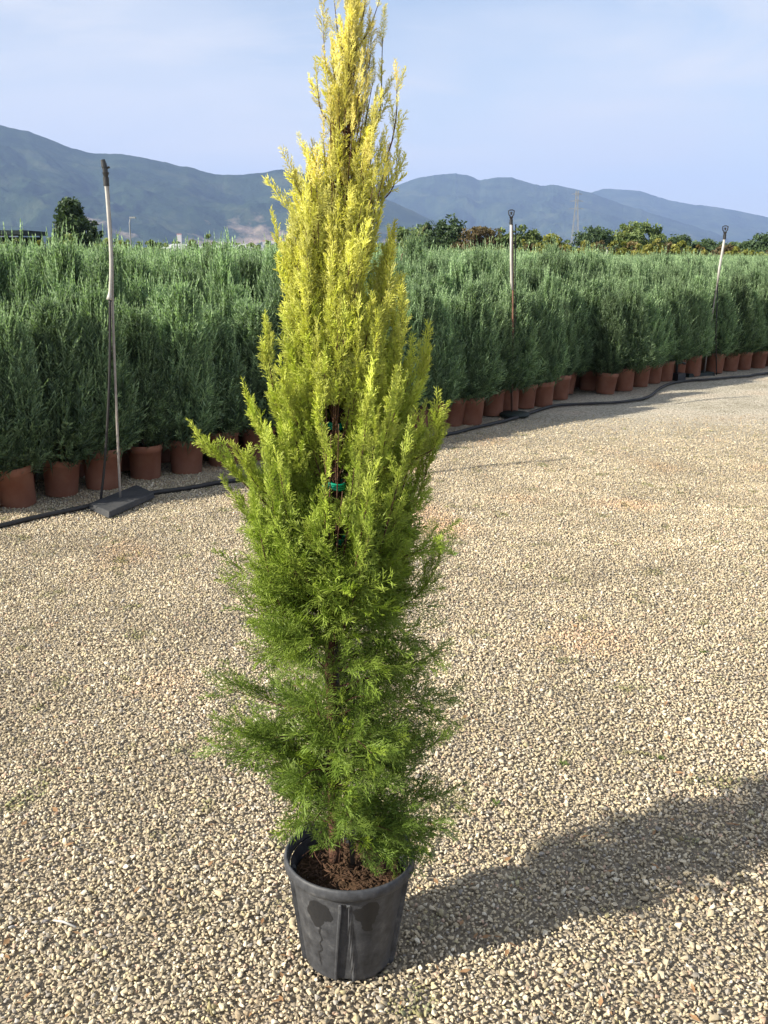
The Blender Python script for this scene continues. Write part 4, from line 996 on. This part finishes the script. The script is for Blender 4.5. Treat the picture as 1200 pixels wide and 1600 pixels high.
# stakes in the orchard
sg = random.Random(5)
for k in range(9):
    px = 1000 + k * 6.5; q = plane_pt(px, 400, 44); g = Geo(); h = plane_pt(px, 402 + sg.uniform(-2, 3), 44).z; g.tube([(0, 0, 0), (sg.uniform(-.04, .04), 0, h)], .035, 5)
    o = g.build('vine_stake', M['wood'], None, True); o.location = (q.x, q.y, 0); props(o, 'thin wooden stake in the row below the yellow shrubs', 'stake', 'wooden stakes below the yellow shrubs')
# dark shed, left
q = plane_pt(20, 400, 60); t = empty('shade_shed', (q.x - 2, 60, 0)); props(t, 'low dark flat-roofed shade shed at the left edge of the skyline', 'shed')
zt = plane_pt(20, 361, 60).z; g = Geo(); g.box((0, 0, zt - .12), (7.0, 4, .24)); g.build('roof', M['net'], t)
for x in (-3.2, -1.1, 1.1, 3.2):
    for y in (-1.8, 1.8): g = Geo(); g.box((x, y, (zt - .25) / 2), (.14, .14, zt - .25)); g.build('post', M['net'], t)
g = Geo(); g.box((0, 1.6, (zt - .3) / 2), (6.4, .05, zt - .35)); g.build('back_panel', M['net'], t)
# greenhouse, left of the hero
q = plane_pt(345, 400, 105); t = empty('greenhouse', (q.x, 105, 0)); props(t, 'long low white greenhouse at the foot of the left mountains', 'greenhouse')
zt = plane_pt(345, 381.5, 105).z; Lg = 150 / FPX * 105; g = Geo()
for k in range(3):
    x0 = -Lg / 2 + k * Lg / 3; x1 = x0 + Lg / 3 - .05; arc = [(x0 + (x1 - x0) * i / 10, zt - .5 + .5 * math.sin(math.pi * i / 10)) for i in range(11)]
    g = Geo(); vs_ = [(x, -5, z) for x, z in arc] + [(x, 5, z) for x, z in arc]; g.add(vs_, [(i, i + 1, i + 12, i + 11) for i in range(10)] + [tuple(range(10, -1, -1)), tuple(range(11, 22))]); g.build('roof_bay', M['film'], t, True)
g = Geo(); g.box((0, 0, (zt - .5) / 2), (Lg, 10, zt - .52)); g.build('wall', M['film'], t)
# village at the foot of the left mountain
vg = random.Random(15)
for k in range(16):
    px = [8, 18, 27, 36, 46, 55, 66, 78, 88, 30, 12, 62, 280, 415, 428, 440][k]; D = 2600 + vg.uniform(-120, 200); py = 400 - vg.uniform(17, 42) if k < 12 else 400 - vg.uniform(20, 36)
    D = 4250 + (400 - py) * 9; a = plane_pt(px, py, D); w = vg.uniform(14, 26); h = vg.uniform(8, 13)
    t = empty('village_house', (a.x, a.y, a.z - h)); g = Geo(); g.box((0, 0, h / 2 - 25), (w, 14, h + 50)); g.build('wall', M['plaster'], t)
    g = Geo(); g.add([(-w / 2 - 1, -8, h + .02), (w / 2 + 1, -8, h + .02), (w / 2 + 1, 8, h + .02), (-w / 2 - 1, 8, h + .02), (-w / 2, 0, h + 4), (w / 2, 0, h + 4)], [(0, 1, 5, 4), (2, 3, 4, 5), (1, 2, 5), (3, 0, 4), (3, 2, 1, 0)]); g.build('roof', M['rooftile'], t)
    props(t, 'tiny pale village house at the foot of the left mountains', 'house', 'village houses under the left mountains')

# ================================================================== SMALL THINGS ON THE GRAVEL
m_weed = leaf_mat('weed_leaves', (.07, .11, .03), (.16, .22, .06), .3, var=.2)
wr = random.Random(50)
for k, (px, py, s) in enumerate([(709, 868, .03), (702, 842, .018), (880, 1188, .022), (1100, 1020, .022), (775, 1250, .02), (1035, 1180, .02), (930, 1480, 0), (40, 1540, 0), (135, 1560, 0), (280, 830, .014), (505, 1255, .0)]):
    if s == 0: continue
    q = ground_pt(px, py); q.z = hnoise(q.x, q.y) + .003; acc = [[], [], []]
    for i in range(26):
        a = wr.uniform(0, 6.28); d = Vector((math.cos(a), math.sin(a), wr.uniform(.3, 1.3))).normalized(); o0 = Vector((wr.gauss(0, s * .35), wr.gauss(0, s * .35), 0)); ribbon(o0, o0 + d * s * wr.uniform(.5, 1.2), s * .13, .2, 1, acc, wr)
    o = link('weed', mesh_np('weed', acc[0], acc[1], [m_weed], False, {'tip': ('FLOAT', acc[2])})); o.location = q
    props(o, ['small green weed in the gravel right of the golden cypress middle', 'tiny weed just above the bigger one right of the cypress', 'little weed left of the shadow edge in the gravel', 'small weed in the sunny gravel at right',
              'small weed in the gravel right of the cypress foot', 'tiny weed at the upper edge of the tree shadow', 'tiny weed in the lower gravel below the shadow', 'tiny weed in the lower left corner gravel', 'small weed near the bottom left of the gravel', 'small weed near the hose behind the left branches'][k], 'weed', 'weeds in the gravel')
m_dry = noisy('dry_leaf', (.22, .12, .06), (.34, .21, .11), 40, .8, .1)
g = Geo()
for k in range(300):
    px, py = wr.uniform(-40, 1240), 700 + 900 * wr.random(); q = ground_pt(px, py)
    if q.y > 9 or rowdist(q.x, q.y) > -.1: continue
    q.z = hnoise(q.x, q.y) + .0095; an = wr.uniform(0, 6.28); L = wr.uniform(.006, .016); d = Vector((math.cos(an), math.sin(an), wr.uniform(-.1, .3))) * L; sd = Vector((-math.sin(an), math.cos(an), wr.uniform(-.3, .3))) * L * wr.uniform(.2, .5)
    g.add([q - d, q + sd, q + d, q - sd + Vector((0, 0, .001))], [(0, 1, 2), (0, 2, 3)])
o = g.build('leaf_litter', m_dry); props(o, 'scattered dry brown leaf bits and twigs over the gravel', 'leaf litter', kind='stuff')
q = ground_pt(100, 1446); g = Geo(); q.z = hnoise(q.x, q.y) + .012; g.tube([Vector((-.03, .012, 0)), Vector((0, .002, .003)), Vector((.035, -.014, 0))], [.0028, .0034, .0022], 6)
o = g.build('dry_twig', M['white'], None, True); o.location = q; props(o, 'short pale dry twig on the gravel at lower left', 'twig')
for k, (px, py, s) in enumerate([(22, 1449, .014), (70, 1440, .012)]):
    o = bpy.data.objects.new('grey_stone', peb_col.objects[k].data.copy()); COL.objects.link(o); q = ground_pt(px, py); o.location = (q.x, q.y, hnoise(q.x, q.y) + .009); o.scale = (s * 1.2, s * .8, s * .7)
    mg = noisy('grey_stone%d' % k, [(.42, .41, .40), (.16, .15, .15)][k], [(.34, .33, .33), (.11, .10, .10)][k], 3, .8); o.data.materials.clear(); o.data.materials.append(mg)
    props(o, ['pale grey stone lying left of the dry twig', 'dark grey stone touching the left end of the dry twig'][k], 'stone')
